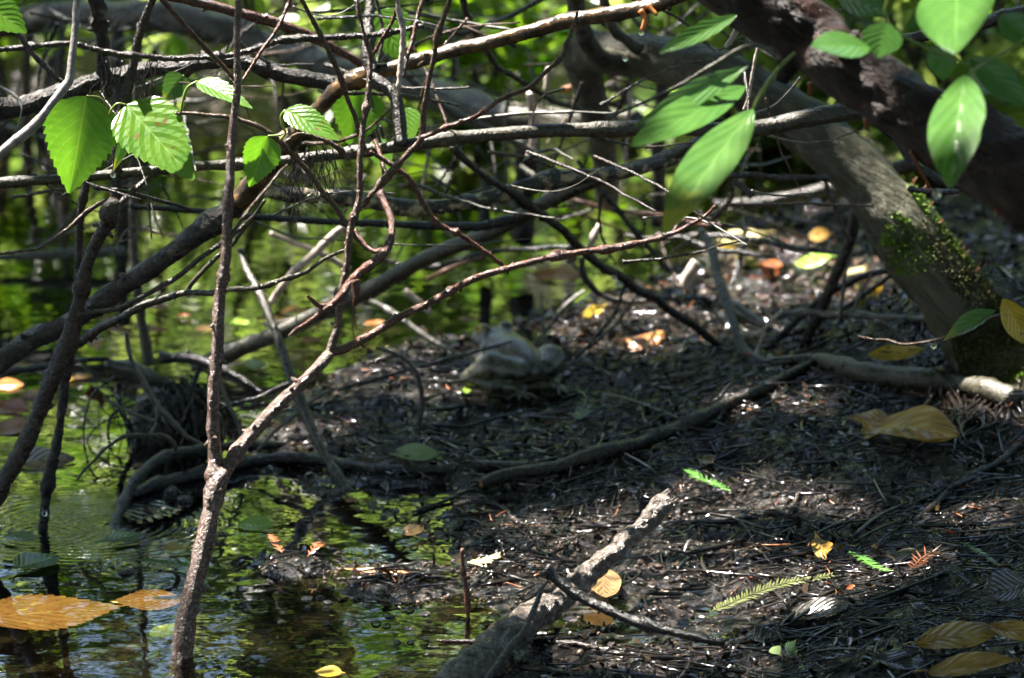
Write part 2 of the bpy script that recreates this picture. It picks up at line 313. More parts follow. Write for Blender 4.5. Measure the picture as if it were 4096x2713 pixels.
M['mossd'] = plain('brown_moss', (0.055, 0.060, 0.016), 0.6, 0.6, 45, 0.2, 0.3)
def frog_mat():
    m, t, out = new_mat('frog_skin'); nn = N(t); pos = nn('NewGeometry').outputs['Position']
    a = noise(nn, pos, 75, 3, 0.5)
    c = ramp(nn, a, [(0.40, (0.014, 0.012, 0.007)), (0.47, (0.048, 0.043, 0.026)), (0.56, (0.072, 0.066, 0.042)), (0.64, (0.12, 0.11, 0.074))])
    bs = nn('BsdfPrincipled', Base_Color=c, Roughness=0.2, Specular_IOR_Level=0.8)
    t.links.new(nn('Bump', Strength=0.5, Distance=0.0015, Height=noise(nn, pos, 420, 3)).outputs[0], bs.inputs['Normal'])
    t.links.new(bs.outputs[0], out.inputs[0]); return m
M['frog'] = frog_mat()
M['eye'] = plain('frog_eye', (0.012, 0.010, 0.008), 0.08, 0.3, 50, 0.0, 0.7)
M['iris'] = plain('frog_iris', (0.45, 0.32, 0.03), 0.2, 0.3, 300, 0.0, 0.6)
m, t, out = new_mat('water_drop'); nn = N(t)
fr = nn('Fresnel', IOR=1.36).outputs[0]; gl = nn('BsdfGlass', Color=(1, 1, 1, 1), Roughness=0.0, IOR=1.33); t.links.new(gl.outputs[0], out.inputs[0]); M['drop'] = m
m, t, out = new_mat('bubble_film'); nn = N(t); fr = nn('Fresnel', IOR=1.6).outputs[0]
mx = nn('MixShader', Fac=fr, i1=nn('BsdfTransparent', Color=(0.8, 0.82, 0.75, 1)).outputs[0], i2=nn('BsdfGlossy', Roughness=0.01).outputs[0]); t.links.new(mx.outputs[0], out.inputs[0]); M['bubble'] = m

# ---------------------------------------------------------------- ground and water
def axis(lo, hi, step, far_lo, far_hi, grow=1.22):
    a = list(np.arange(lo, hi + step / 2, step)); s = step; x = a[-1]
    while x < far_hi: s *= grow; x += s; a.append(x)
    s = step; x = a[0]; b = []
    while x > far_lo: s *= grow; x -= s; b.append(x)
    return np.array(b[::-1] + a)
def grid(xs, ys, zf):
    X, Y = np.meshgrid(xs, ys); Z = zf(X, Y); nx = len(xs); ny = len(ys)
    v = np.stack([X, Y, Z], -1).reshape(-1, 3)
    i = np.arange((ny - 1) * nx).reshape(ny - 1, nx)[:, :-1].ravel()
    f = np.stack([i, i + 1, i + nx + 1, i + nx], 1)
    return v, f
def sheet(name, v, f, mat):
    me = bpy.data.meshes.new(name); me.from_pydata(v.tolist(), [], f.tolist()); me.materials.append(mat)
    me.polygons.foreach_set('use_smooth', np.ones(len(me.polygons), bool)); me.update()
    return link(name, me, None)
gx = axis(-0.62, 0.66, 0.0048, -120, 120); gy = axis(3.18, 5.1, 0.0052, -120, 120)
g = sheet('mud_ground', *grid(gx, gy, height), M['mud']); g['kind'] = 'structure'
wx = axis(-2, 2, 0.1, -60, 60, 1.4); wy = axis(2.4, 7, 0.1, 1.0, 7.2, 1.4)
wt = sheet('pond_water', *grid(wx, wy, lambda X, Y: X * 0.0), M['water']); wt['kind'] = 'structure'

# ---------------------------------------------------------------- branches: photo pixels + distance, real radii
_seed = [0]
def path_air(pts, y0, y1):
    """pts rows (px, py, thickness_px[, y]); distance runs from y0 to y1 along the branch"""
    n = len(pts); L = [0]
    for a, b in zip(pts, pts[1:]): L.append(L[-1] + math.hypot(b[0] - a[0], b[1] - a[1]))
    rows = []
    for q, l in zip(pts, L):
        y = q[3] if len(q) > 3 else y0 + (y1 - y0) * l / L[-1]
        p = P(q[0], q[1], y); rows.append((*p, q[2] / 2 * mpp(p)))
    return rows
def path_ground(pts, lift=0.6):
    rows = []
    for q in pts:
        p = G(q[0], q[1]); r = q[2] / 2 * mpp(p); e = q[3] if len(q) > 3 else 0.0
        rows.append((p[0], p[1], p[2] + r * lift + e, r))
    return rows
def stick(mb, rows, rough=0.22, knots=0.5, sides=None, spurs=0, step=None):
    A = np.asarray(rows); L = np.linalg.norm(np.diff(A[:, :3], axis=0), axis=1).sum(); r = A[:, 3].mean()
    n = int(np.clip(L / max(r * (step or 0.9), 0.0016), 8, 260)); sides = sides or (7 if r < 0.003 else 10 if r < 0.012 else 20)
    S = smooth_path(rows, n); _seed[0] += 1; sd = _seed[0]
    # small natural wander
    wob = np.stack([vnoise(np.arange(n) * 0.09 + sd * 5.3, np.full(n, k * 9.1 + sd)) for k in range(3)], 1) * min(r * 1.1, 0.0028 + r * 0.08)
    S[1:-1, :3] += wob[1:-1] * np.minimum(1, np.minimum(np.arange(1, n - 1), np.arange(n - 2, 0, -1)) / 6)[:, None]
    mb.tube(S, sides, rough, sd, knots)
    rr = random.Random(sd)
    for k in range(spurs):
        i = rr.randrange(3, n - 3); d = np.array([rr.uniform(-1, 1), rr.uniform(-0.6, 0.6), rr.uniform(-1, 1)]); d /= np.linalg.norm(d)
        l = S[i, 3] * rr.uniform(1.25, 2.0); p = S[i, :3]
        mb.tube(np.array([(*p, S[i, 3] * .6), (*(p + d * l * .6), S[i, 3] * .42), (*(p + d * l), S[i, 3] * .2)]), 5, 0.2, sd + k)
    return S
def branch(name, label, mat, pts, y0, y1=None, group=None, cat=None, rough=0.22, knots=0.5, spurs=0, ground=False, subs=(), lift=0.6, sides=None):
    """One branch. subs: (part name, points, y0, y1) side twigs as parts"""
    rows = path_ground(pts, lift) if ground else path_air(pts, y0, y1 if y1 is not None else y0)
    mb = MB(); stick(mb, rows, rough, knots, sides, spurs)
    if not subs:
        o = build(mb, name, M[mat])
        return tag(o, label, cat or name.split('_')[-1], group)
    root = empty(name, np.array(rows[0][:3])); tag(root, label, cat or name.split('_')[-1], group)
    build(mb, 'stem', M[mat], root)
    for sb in subs:
        m2 = MB(); stick(m2, path_air(sb[1], sb[2], sb[3]), rough, knots, None, sb[4] if len(sb) > 4 else 0)
        build(m2, sb[0], M[sb[5] if len(sb) > 5 else mat], root)
    return root

# -- leaf blades ------------------------------------------------------------
def blade(base, tip, width, nrm, shape='ellip', teeth=0, fold=0.25, droop=0.0, wave=0.0, n=None, m=9, seed=0, twist=0.0):
    base = np.asarray(base, float); tip = np.asarray(tip, float); ax = tip - base; L = np.linalg.norm(ax); ax /= L
    nrm = np.asarray(nrm, float); nrm = nrm - ax * (nrm @ ax); nrm /= np.linalg.norm(nrm); sd = np.cross(nrm, ax)
    n = n or (teeth * 4 + 1 if teeth else 25); u = np.linspace(0, 1, n)
    if shape == 'ovate': wv = np.sin(np.pi * u ** 0.62) ** 0.85 * (1 - 0.12 * u)
    elif shape == 'spoon': wv = np.sin(np.pi * u ** 1.5) ** 0.9
    elif shape == 'lance': wv = np.sin(np.pi * u ** 0.85) ** 1.25
    else: wv = np.sin(np.pi * u ** 0.92) ** 0.85
    wv = wv / wv.max()
    if teeth:
        saw = (u * teeth) % 1.0; wv = wv * (1 + 0.13 * saw - 0.02) * np.where((u > 0.06), 1, .95)
    hw = width / 2 * wv; v = np.linspace(-1, 1, m); V = []; UV = []
    for i in range(n):
        tw = twist * u[i]; s2 = sd * math.cos(tw) + nrm * math.sin(tw); n2 = nrm * math.cos(tw) - sd * math.sin(tw)
        for q in v:
            a = abs(q); off = fold * hw[i] * a - droop * L * (u[i] ** 2) + wave * L * float(vnoise(u[i] * 3.2 + seed * 3.7, q * 1.4 + seed * 1.9))
            off += -0.25 * fold * hw[i] * a * a
            tl = u[i] * L
            if teeth and a > 0.9: tl += 0.35 * L / teeth * ((u[i] * teeth) % 1.0)
            V.append(base + ax * tl + s2 * (hw[i] * q) + n2 * off + droop * 0.0); UV.append((u[i], 0.5 + q * 0.5))
    F = [(i * m + j, i * m + j + 1, (i + 1) * m + j + 1, (i + 1) * m + j) for i in range(n - 1) for j in range(m - 1)]
    return np.array(V), F, np.array(UV)
def leaf(name, mat, base, tip, width, nrm, parent=None, **k):
    V, F, UV = blade(base, tip, width, nrm, **k); mb = MB(); mb.add(V, F)
    return build(mb, name, M[mat], parent, base=None if parent else V[0], uv=UV)
def to_cam(p, tilt=(0, 0, 0)):
    d = CAMV - p; d = d / np.linalg.norm(d) + np.asarray(tilt); return d / np.linalg.norm(d)
def air_leaf(parent, mat, b, t, wpx, y0, y1, tilt=(0, 0, 0.3), stalk=None, **k):
    """leaf hanging on a branch: base and tip pixel, width in pixels"""
    p0 = P(b[0], b[1], y0); p1 = P(t[0], t[1], y1); o = leaf('leaf', mat, p0, p1, wpx * mpp(p0), to_cam(p0, tilt), parent, **k)
    if stalk:
        rows = [(*P(q[0], q[1], y0 + 0.004 * i * 0), 0.0011) for i, q in enumerate(stalk)]; mb = MB(); mb.tube(smooth_path(rows, 14), 6)
        c = build(mb, 'petiole', M['petiole'], o)
    return o
def fallen(label, mat, b, t, w, cat='leaf', name='fallen_leaf', lift=0.004, group=None, tilt=(0, -0.25, 0), water=None, up=0.0, stalk=True, **k):
    """leaf lying on the mud or the water; w = width in pixels as seen square-on"""
    p0 = G(*b); p1 = G(*t)
    if water is not None: p0[2] = p1[2] = water
    else: p0[2] += lift; p1[2] += lift + up
    nrm = np.array((0, 0, 1.0)) + np.asarray(tilt); k.setdefault('wave', 0.09); k.setdefault('fold', 0.2)
    k.setdefault('seed', len(bpy.data.objects))
    o = leaf(name, mat, p0, p1, w * mpp(p0), nrm, None, **k); tag(o, label, cat, group)
    if stalk:
        ax = p0 - p1; ax /= np.linalg.norm(ax); L = np.linalg.norm(p1 - p0) * 0.14; mb = MB()
        mb.tube(np.array([(*(p0 - ax * .002), .0009), (*(p0 + ax * L * .5 + (0, 0, .001)), .0008), (*(p0 + ax * L), .0007)]), 5); build(mb, 'petiole', M[mat], o)
    return o
def mass_leaves(mb, C, L, W, up=0.3, droop=0.4, keep=None):
    n = len(C); d = rng.normal(size=(n, 3)); d[:, 2] = d[:, 2] * 0.5 - droop; d /= np.linalg.norm(d, axis=1)[:, None]
    if keep is not None:
        ok = keep(C + d * L * 0.5); C = C[ok]; d = d[ok]; n = len(C)
    nm = rng.normal(size=(n, 3)) * 0.8; nm[:, 2] += up + 0.6; nm -= d * (nm * d).sum(1)[:, None]; nm /= np.linalg.norm(nm, axis=1)[:, None] + 1e-9
    s = np.cross(nm, d); Ln = L * rng.uniform(0.6, 1.25, n)[:, None]; Wn = W * rng.uniform(0.7, 1.2, n)[:, None] * 0.5
    P0 = C; rows = [P0]
    for (u, wv, o) in ((0.3, 0.85, 0.06), (0.6, 0.9, 0.02)):
        q = C + d * Ln * u; rows += [q - s * Wn * wv + nm * Wn * 0.3, q - nm * Ln * o * .3, q + s * Wn * wv + nm * Wn * 0.3]
    rows.append(C + d * Ln - nm * Ln * 0.06)
    V = np.stack(rows, 1).reshape(-1, 3)
    base = np.arange(n) * 8; T = [(0, 1, 2), (0, 2, 3), (1, 4, 5, 2), (2, 5, 6, 3), (4, 7, 5), (5, 7, 6)]
    F = [tuple(int(b) + i for i in q) for b in base for q in T]
    mb.add(V, F); return mb

# ================================================================ the sharp forked branch
root = empty('forked_branch', P(700, 2690, 3.34)); tag(root, 'tall glistening grey-brown branch forking into a Y, rising from the water lower left', 'branch')
def part(name, mat, pts, y0, y1, parent, **k):
    m2 = MB(); sp = k.pop('spurs', 0); stick(m2, path_air(pts, y0, y1), spurs=sp, **k); return build(m2, name, M[mat], parent)
part('stem', 'ybark', [(690, 2830, 88), (718, 2690, 86), (738, 2540, 84), (770, 2380, 82), (806, 2240, 80), (838, 2090, 76), (862, 1950, 70), (900, 1878, 50)], 3.33, 3.40, root, spurs=16, knots=0.25)
part('prong', 'ybark', [(866, 1945, 60), (858, 1820, 54), (852, 1600, 52), (868, 1400, 50), (886, 1180, 46), (908, 900, 42), (930, 640, 38), (944, 380, 32), (952, 120, 28), (958, -60, 26)], 3.40, 3.47, root, spurs=26, knots=0.8)
part('prong', 'ybark', [(872, 1930, 62), (960, 1790, 58), (1090, 1640, 54), (1200, 1530, 50), (1290, 1445, 46), (1320, 1412, 44)], 3.40, 3.46, root, spurs=12, knots=0.4)
part('side_branch', 'brown', [(1318, 1415, 36), (1345, 1300, 33), (1378, 1120, 31), (1402, 940, 30), (1436, 770, 27), (1446, 590, 26), (1464, 400, 24), (1484, 225, 24), (1450, 110, 18), (1418, -40, 15)], 3.46, 3.52, root, spurs=26, knots=1.2)
part('side_branch', 'red', [(1322, 1412, 40), (1420, 1375, 36), (1580, 1285, 33), (1740, 1200, 31), (1900, 1115, 29), (2010, 1082, 28), (2180, 1040, 26), (2340, 1012, 25), (2520, 975, 23), (2680, 935, 21), (2750, 900, 18), (2830, 850, 16), (2862, 824, 13)], 3.46, 3.56, root, spurs=34, knots=1.2)
part('twig', 'red', [(2690, 935, 16), (2715, 895, 18), (2740, 880, 10)], 3.56, 3.57, root)
part('twig', 'red', [(2030, 1082, 18), (1940, 1010, 19), (1840, 940, 20), (1738, 890, 22), (1700, 820, 21), (1640, 720, 19), (1560, 655, 17), (1480, 605, 14)], 3.53, 3.51, root, spurs=14, knots=1.0)
part('twig', 'brown', [(1400, 930, 24), (1440, 830, 22), (1572, 675, 24), (1640, 600, 26), (1682, 552, 28), (1700, 430, 22), (1735, 207, 20), (1770, 90, 18), (1810, -30, 16)], 3.50, 3.46, root, spurs=24, knots=1.0)
part('twig', 'red', [(1684, 552, 22), (1790, 510, 21), (1915, 457, 20), (2010, 395, 19), (2110, 350, 19), (2180, 290, 18), (2252, 225, 18), (2285, 130, 15), (2311, 47, 12)], 3.47, 3.5, root, spurs=22, knots=1.0)
part('twig', 'red', [(1488, 222, 15), (1545, 130, 14), (1585, 40, 13), (1605, -30, 12)], 3.52, 3.5, root, spurs=5)
part('twig', 'red', [(946, 330, 18), (870, 240, 20), (760, 120, 22), (700, 60, 22), (640, -10, 22)], 3.47, 3.44, root, spurs=9)
part('twig', 'red', [(972, 320, 13), (1040, 210, 15), (1110, 110, 16), (1165, -10, 16)], 3.47, 3.5, root, spurs=7)
part('twig', 'brown', [(905, 970, 16), (980, 860, 14), (1060, 760, 12), (1150, 660, 10)], 3.43, 3.46, root)

# ================================================================ branches of the tangle, upper left
branch('branch', 'long straight grey branch crossing the upper middle, cut end at the right trunk', 'olive',
       [(3462, 452, 62), (3380, 452, 76), (3200, 480, 74), (3000, 520, 68), (2750, 520, 58), (2500, 512, 56), (2150, 525, 56), (1850, 545, 54), (1600, 585, 50), (1350, 615, 46), (1050, 655, 42), (700, 675, 40), (300, 710, 40), (0, 740, 40), (-160, 760, 40)], 3.72, 3.62, rough=0.14)
branch('branch', 'thick dark flaky branch arching across the left just above the serrated leaves', 'flaky',
       [(-120, 450, 84), (60, 425, 78), (250, 370, 76), (450, 310, 70), (640, 272, 64), (830, 245, 58), (960, 250, 60), (1080, 285, 64), (1240, 320, 60), (1390, 345, 62)], 3.72, 3.82, rough=0.4, knots=0.9, spurs=22)
branch('branch', 'long brown branch from the top centre down to the left water edge, peeled and mossy', 'tan',
       [(2760, -30, 62), (2550, 35, 64), (2300, 75, 60), (2050, 140, 58), (1800, 210, 58), (1560, 275, 60), (1400, 330, 64), (1290, 420, 66), (1160, 560, 72), (1030, 720, 82), (950, 815, 86)], 3.66, 3.78, rough=0.3, knots=0.7, spurs=8,
       subs=(('lower_stem', [(960, 805, 84), (930, 835, 84), (800, 930, 74), (620, 1060, 72), (430, 1190, 74), (290, 1285, 76), (150, 1345, 82), (60, 1410, 84), (-80, 1500, 88)], 3.78, 3.86, 14, 'flaky'),))
branch('branch', 'reddish brown branch slanting from the top edge down to the peeled branch', 'red',
       [(600, -30, 46), (740, -2, 44), (890, 30, 42), (1127, 98, 42), (1280, 165, 38), (1420, 240, 34), (1440, 262, 30)], 3.62, 3.68, knots=0.9, spurs=8)
branch('twig', 'dark knobbly twig running level above the flaky branch, upper left', 'dark',
       [(-60, 215, 20), (60, 190, 22), (180, 176, 22), (300, 172, 24), (380, 195, 24), (450, 212, 26), (560, 228, 24), (700, 235, 24), (850, 228, 24), (960, 210, 26), (1080, 175, 26), (1200, 158, 26), (1400, 145, 26), (1560, 128, 24), (1695, 103, 22)], 3.52, 3.62, rough=0.4, knots=1.2, spurs=16)
branch('branch', 'silvery branch bending at the upper left, its lower half bright in sun', 'silver',
       [(312, -40, 28), (302, 100, 30), (290, 240, 32), (283, 320, 36), (262, 350, 36), (200, 420, 34), (120, 520, 36), (30, 600, 42), (-60, 680, 44)], 3.46, 3.40, rough=0.1, knots=0.4)
branch('twig', 'dark twig slanting from the upper left corner to the silvery branch', 'dark',
       [(20, 90, 16), (60, 130, 20), (120, 195, 24), (180, 255, 24), (230, 310, 22), (262, 335, 16)], 3.46, 3.47, rough=0.4, knots=1.0, spurs=7)
branch('branch', 'ragged dark upright branch hung with rootlets at the upper left', 'flaky',
       [(372, -30, 62), (388, 60, 66), (405, 140, 60), (415, 220, 46), (425, 300, 40), (432, 380, 34)], 3.6, 3.66, rough=0.5, knots=0.8, spurs=10)
branch('branch', 'dark elbow-shaped stub joining the brown branch to the long grey one', 'dark',
       [(1485, 300, 40), (1530, 335, 52), (1575, 380, 54), (1592, 450, 54), (1603, 540, 56), (1600, 585, 60)], 3.68, 3.66, knots=0.6)
branch('branch', 'dark bark-covered stem dropping from the top edge beside the elbow stub', 'dark',
       [(1478, -30, 40), (1484, 80, 42), (1476, 200, 44), (1490, 300, 50)], 3.76, 3.72, rough=0.4)
branch('twig', 'short white sunlit twig hanging from the top edge, left of centre', 'pale',
       [(1590, -40, 18), (1600, 50, 22), (1608, 130, 26), (1602, 230, 24), (1594, 320, 18), (1592, 390, 14)], 3.44, 3.43, rough=0.5, knots=1.0)
branch('twig', 'slim brown twig slanting from the top edge down to the elbow stub', 'brown',
       [(1190, -30, 18), (1250, 80, 20), (1310, 200, 21), (1365, 320, 21), (1405, 440, 20), (1450, 545, 18), (1470, 620, 15)], 3.5, 3.56, knots=0.6)
branch('twig', 'reddish twig leaning behind the sunlit white twig, top left of centre', 'red', [(1700, -30, 20), (1665, 100, 20), (1640, 200, 19), (1612, 310, 16)], 3.62, 3.6)

# upright shrub stem with leaves on the left
root = empty('leafy_shrub', P(172, 2128, 3.75)); tag(root, 'dark forked shrub stem on the left bearing large serrated green leaves', 'shrub')
part('stem', 'dark', [(-60, 2060, 74), (40, 1890, 70), (130, 1710, 66), (200, 1540, 70), (255, 1420, 84), (275, 1370, 72), (310, 1240, 50), (350, 1080, 46), (400, 950, 52), (440, 870, 66), (455, 790, 44), (462, 680, 40), (470, 540, 42), (500, 400, 44), (530, 260, 36), (562, 130, 34), (625, -30, 26)], 3.70, 3.60, root, rough=0.35, knots=0.9, spurs=20)
part('side_stem', 'black', [(285, 1400, 36), (262, 1500, 34), (235, 1700, 36), (200, 1900, 36), (178, 2060, 36), (170, 2135, 36), (165, 2200, 34)], 3.72, 3.76, root, rough=0.35, knots=0.7, spurs=8)
part('side_stem', 'dark', [(295, 1330, 36), (305, 1180, 34), (312, 1020, 32), (325, 860, 34), (345, 760, 34), (365, 660, 26), (410, 560, 18)], 3.71, 3.66, root, rough=0.3, spurs=8)
part('side_stem', 'olive', [(262, 1400, 40), (330, 1362, 38), (480, 1275, 34), (620, 1205, 30), (740, 1175, 26), (860, 1168, 24), (1000, 1150, 21), (1120, 1125, 19), (1240, 1075, 17), (1380, 1000, 15)], 3.72, 3.5, root, rough=0.3, spurs=12)
part('twig', 'olive', [(740, 1175, 20), (790, 1110, 20), (860, 1040, 20), (930, 975, 19), (990, 900, 15), (1060, 800, 11)], 3.66, 3.62, root)
part('twig', 'dark', [(440, 860, 26), (490, 810, 24), (560, 745, 22), (620, 675, 20), (660, 630, 16)], 3.62, 3.64, root)
part('twig', 'dark', [(440, 870, 20), (420, 810, 20), (350, 850, 18), (250, 930, 15)], 3.62, 3.66, root)
part('node', 'dark', [(425, 900, 60), (440, 866, 84), (452, 830, 70), (458, 800, 44)], 3.618, 3.612, root, rough=0.5)
air_leaf(root, 'serr', (345, 385), (280, 772), 292, 3.585, 3.56, (0.1, 0, -0.1), [(345, 385), (395, 390), (425, 420), (435, 458)], shape='ovate', teeth=13, fold=0.22, droop=0.05, seed=1)
air_leaf(root, 'serrspot', (505, 420), (772, 712), 265, 3.58, 3.52, (-0.3, 0.2, 0.75), [(505, 420), (470, 415), (445, 440), (437, 462)], shape='ovate', teeth=13, fold=0.25, droop=0.03, seed=2)
air_leaf(root, 'ellipy', (512, 490), (452, 690), 62, 3.60, 3.58, (0.9, 0, 0.1), [(512, 490), (495, 470), (460, 462), (437, 462)], shape='lance', fold=0.6, seed=3)
air_leaf(root, 'ellipy', (735, 300), (655, 405), 110, 3.70, 3.69, (0, 0, 0.1), [(735, 300), (730, 350), (740, 400)], shape='ovate', teeth=9, seed=4)

root = empty('leafy_twig', P(1380, 1010, 3.6)); tag(root, 'thin brown twig drooping through the left tangle with small serrated leaves', 'twig')
part('stem', 'brown', [(700, 455, 14), (780, 452, 17), (900, 470, 19), (1020, 505, 21), (1110, 560, 23), (1190, 640, 24), (1270, 730, 23), (1340, 830, 22), (1395, 915, 20), (1440, 975, 17), (1500, 1010, 13)], 3.56, 3.6, root, knots=0.8, spurs=10)
part('twig', 'brown', [(1130, 575, 12), (1200, 540, 14), (1280, 552, 18), (1350, 590, 20), (1400, 640, 18)], 3.58, 3.6, root)
air_leaf(root, 'serr', (790, 325), (1000, 408), 92, 3.54, 3.5, (0, 0, 0.9), [(790, 325), (750, 350), (733, 395), (726, 430), (722, 455)], shape='ovate', teeth=11, fold=0.3, droop=0.12, seed=5)
air_leaf(root, 'serrspot', (1142, 440), (1355, 548), 118, 3.53, 3.5, (0, 0, 0.8), [(1142, 440), (1124, 465), (1130, 505), (1142, 532), (1120, 562)], shape='ovate', teeth=12, fold=0.25, droop=0.08, seed=6)
air_leaf(root, 'serr', (1072, 545), (1000, 748), 150, 3.55, 3.54, (0.1, 0, -0.1), [(1072, 545), (1110, 542), (1135, 535)], shape='ovate', teeth=11, fold=0.25, droop=0.05, seed=7)
root = empty('leafy_twig', P(1560, 560, 3.8)); tag(root, 'blurred serrated leaves on a thin stem behind the brown fork, left of centre', 'twig')
part('stem', 'olive', [(1500, -30, 16), (1530, 120, 15), (1500, 300, 16), (1480, 380, 14), (1540, 600, 13), (1620, 440, 9)], 3.85, 3.82, root)
air_leaf(root, 'serr', (1440, 348), (1410, 600), 205, 3.84, 3.82, (0.1, 0, 0.1), None, shape='ovate', teeth=11, seed=8)
air_leaf(root, 'serr', (1520, 40), (1600, 240), 190, 3.88, 3.86, (0, 0, 0.15), None, shape='ovate', teeth=11, seed=9)
air_leaf(root, 'serr', (1622, 432), (1640, 580), 110, 3.80, 3.78, (0, 0, 0.15), None, shape='ovate', teeth=10, fold=0.35, seed=10)
air_leaf(root, 'serr', (1500, 560), (1560, 690), 95, 3.86, 3.84, (0, 0, 0.15), None, shape='ovate', teeth=10, seed=11)
root = empty('leafy_twig', P(-60, 10, 3.45)); tag(root, 'dark glossy leaf on a twig reaching in at the upper left corner', 'twig')
part('stem', 'petiole', [(-140, -20, 12), (-60, 10, 11), (-40, 20, 9)], 3.43, 3.43, root)
air_leaf(root, 'serr', (-60, 15), (105, 132), 150, 3.43, 3.42, (0, 0, 0.5), None, shape='ovate', teeth=8, fold=0.3, seed=12)

branch('stem', 'pale weathered upright stem behind the mossy branch, left', 'grey', [(560, 100, 22), (556, 300, 26), (545, 520, 30), (538, 720, 32), (536, 900, 34), (545, 1100, 36), (562, 1270, 40), (585, 1400, 46), (596, 1450, 50)], 4.20, 4.42, knots=0.4)
branch('twig', 'thin drooping twig curving in from the left edge over the reflections', 'brown', [(-60, 1025, 13), (60, 1010, 13), (165, 988, 14), (260, 925, 13), (340, 850, 12), (420, 800, 10)], 3.5, 3.55)
branch('twig', 'dark stick with a sawn end lying level below the serrated leaves', 'black', [(375, 752, 18), (440, 760, 18), (560, 780, 17), (700, 820, 16), (760, 838, 13)], 3.62, 3.66)
branch('branch', 'slim black branch running level beneath the lichen branch, left to centre', 'black', [(520, 825, 20), (640, 838, 24), (800, 848, 25), (1000, 862, 26), (1250, 878, 28), (1500, 895, 32), (1750, 908, 36), (1930, 905, 40), (2050, 875, 44)], 3.9, 4.1, knots=0.6)
branch('branch', 'lichen-crusted branch sagging across the centre', 'lichen', [(1060, 770, 48), (1200, 780, 56), (1350, 785, 66), (1500, 808, 68), (1650, 828, 66), (1800, 815, 62), (1960, 790, 62), (2100, 755, 70), (2220, 722, 76), (2350, 705, 58), (2500, 690, 48), (2650, 655, 40), (2740, 630, 30)], 3.92, 4.0, rough=0.35, knots=0.9, spurs=8)
branch('branch', 'long dark smooth branch slanting from centre right down to the root clump', 'olive', [(2960, 500, 46), (2760, 585, 56), (2620, 645, 58), (2450, 700, 58), (2300, 760, 58), (2160, 830, 60), (2020, 905, 60), (1880, 965, 62), (1700, 1040, 64), (1500, 1145, 66), (1300, 1250, 68), (1150, 1320, 68), (1000, 1380, 64), (880, 1430, 60), (780, 1470, 56)], 3.95, 4.36, rough=0.14)
branch('twig', 'straight dark twig slanting from under the grey branch down to the muddy bank', 'dark', [(1812, 585, 24), (1860, 640, 30), (1950, 720, 32), (2050, 780, 34), (2160, 860, 34), (2260, 930, 34), (2335, 1010, 36), (2460, 1098, 38), (2560, 1160, 36), (2700, 1250, 36), (2830, 1345, 36), (2905, 1405, 34)], 3.8, 4.36, knots=0.7, spurs=7)
branch('twig', 'twisted rusty twig hooked round the forked branch, tip hanging down, centre left', 'red', [(1500, 560, 18), (1535, 700, 20), (1520, 745, 22), (1545, 820, 28), (1562, 920, 32), (1540, 990, 34), (1480, 1060, 34), (1420, 1120, 36), (1385, 1155, 34), (1330, 1215, 30), (1290, 1225, 24), (1230, 1185, 14)], 3.55, 3.42, knots=1.0, spurs=6, subs=(('twig', [(1545, 1000, 18), (1490, 1000, 17), (1450, 970, 16), (1418, 920, 13)], 3.5, 3.52), ('twig', [(1330, 1220, 18), (1280, 1255, 20), (1210, 1300, 17), (1155, 1345, 12)], 3.43, 3.42), ('withered_bract', [(1420, 1120, 36), (1425, 1165, 30), (1415, 1210, 12), (1408, 1290, 4), (1418, 1370, 3), (1440, 1450, 3)], 3.44, 3.44)))
branch('twig', 'bare dark twig crossing the forked branch low in the left tangle', 'dark', [(310, 1262, 18), (450, 1240, 20), (560, 1195, 20), (680, 1130, 22), (770, 1060, 22), (860, 990, 20), (960, 920, 17), (1020, 860, 13)], 3.62, 3.62)
branch('stick', 'sun-bleached white stick leaning in the tangle left of centre', 'pale', [(1375, 905, 20), (1320, 950, 30), (1240, 1030, 34), (1190, 1075, 32), (1130, 1150, 30), (1085, 1210, 24)], 4.3, 4.35)
branch('stick', 'pinkish stick lying across the white leaning stick', 'pale', [(1080, 935, 18), (1150, 960, 22), (1240, 1000, 24), (1330, 1040, 26), (1400, 1075, 20)], 4.32, 4.36)
branch('stick', 'dark upright stick leaning behind the forked branch down to the mud', 'olive', [(960, 1000, 26), (990, 1080, 30), (1040, 1180, 32), (1090, 1310, 34), (1130, 1420, 36), (1180, 1560, 38), (1230, 1680, 38), (1290, 1800, 38), (1350, 1900, 38), (1400, 1985, 36)], 4.16, 3.9, knots=0.5)

# sticks lying at the water's edge
branch('stick', 'wet black stick curving up out of the water beside the ripples', 'black', [(440, 2190, 44), (455, 2115, 46), (492, 2020, 46), (530, 1925, 46), (590, 1868, 44), (670, 1818, 42), (780, 1798, 40), (960, 1786, 36), (1120, 1778, 36), (1250, 1755, 36), (1380, 1700, 34), (1500, 1640, 30), (1650, 1580, 24), (1850, 1508, 18)], 3.74, 4.36, knots=0.6, spurs=8, subs=(('twig', [(700, 1812, 18), (690, 1770, 20), (640, 1745, 18), (510, 1742, 16), (440, 1780, 14), (380, 1830, 12), (310, 1920, 11)], 3.82, 3.78, 0, 'olive'),))
branch('stick', 'thick black stick lying half sunk along the water edge', 'black', [(500, 2010, 44), (620, 1960, 52), (760, 1930, 54), (900, 1890, 56), (1060, 1865, 54), (1220, 1862, 52), (1380, 1885, 50), (1560, 1895, 46), (1760, 1900, 44), (1950, 1895, 44), (2125, 1900, 46)], 0, ground=True, rough=0.3, spurs=6, lift=0.8)
HOLLOW = branch('stick', 'long stick with a hollow orange cut end lying across the muddy bank', 'dark', [(1925, 1968, 52), (2050, 1940, 54), (2230, 1905, 56), (2420, 1855, 58), (2600, 1795, 56), (2760, 1730, 54), (2900, 1660, 50), (3050, 1580, 46), (3240, 1480, 38)], 0, ground=True, lift=1.2, knots=0.4)
p = path_ground([(1925, 1968, 52)], 1.2)[0]
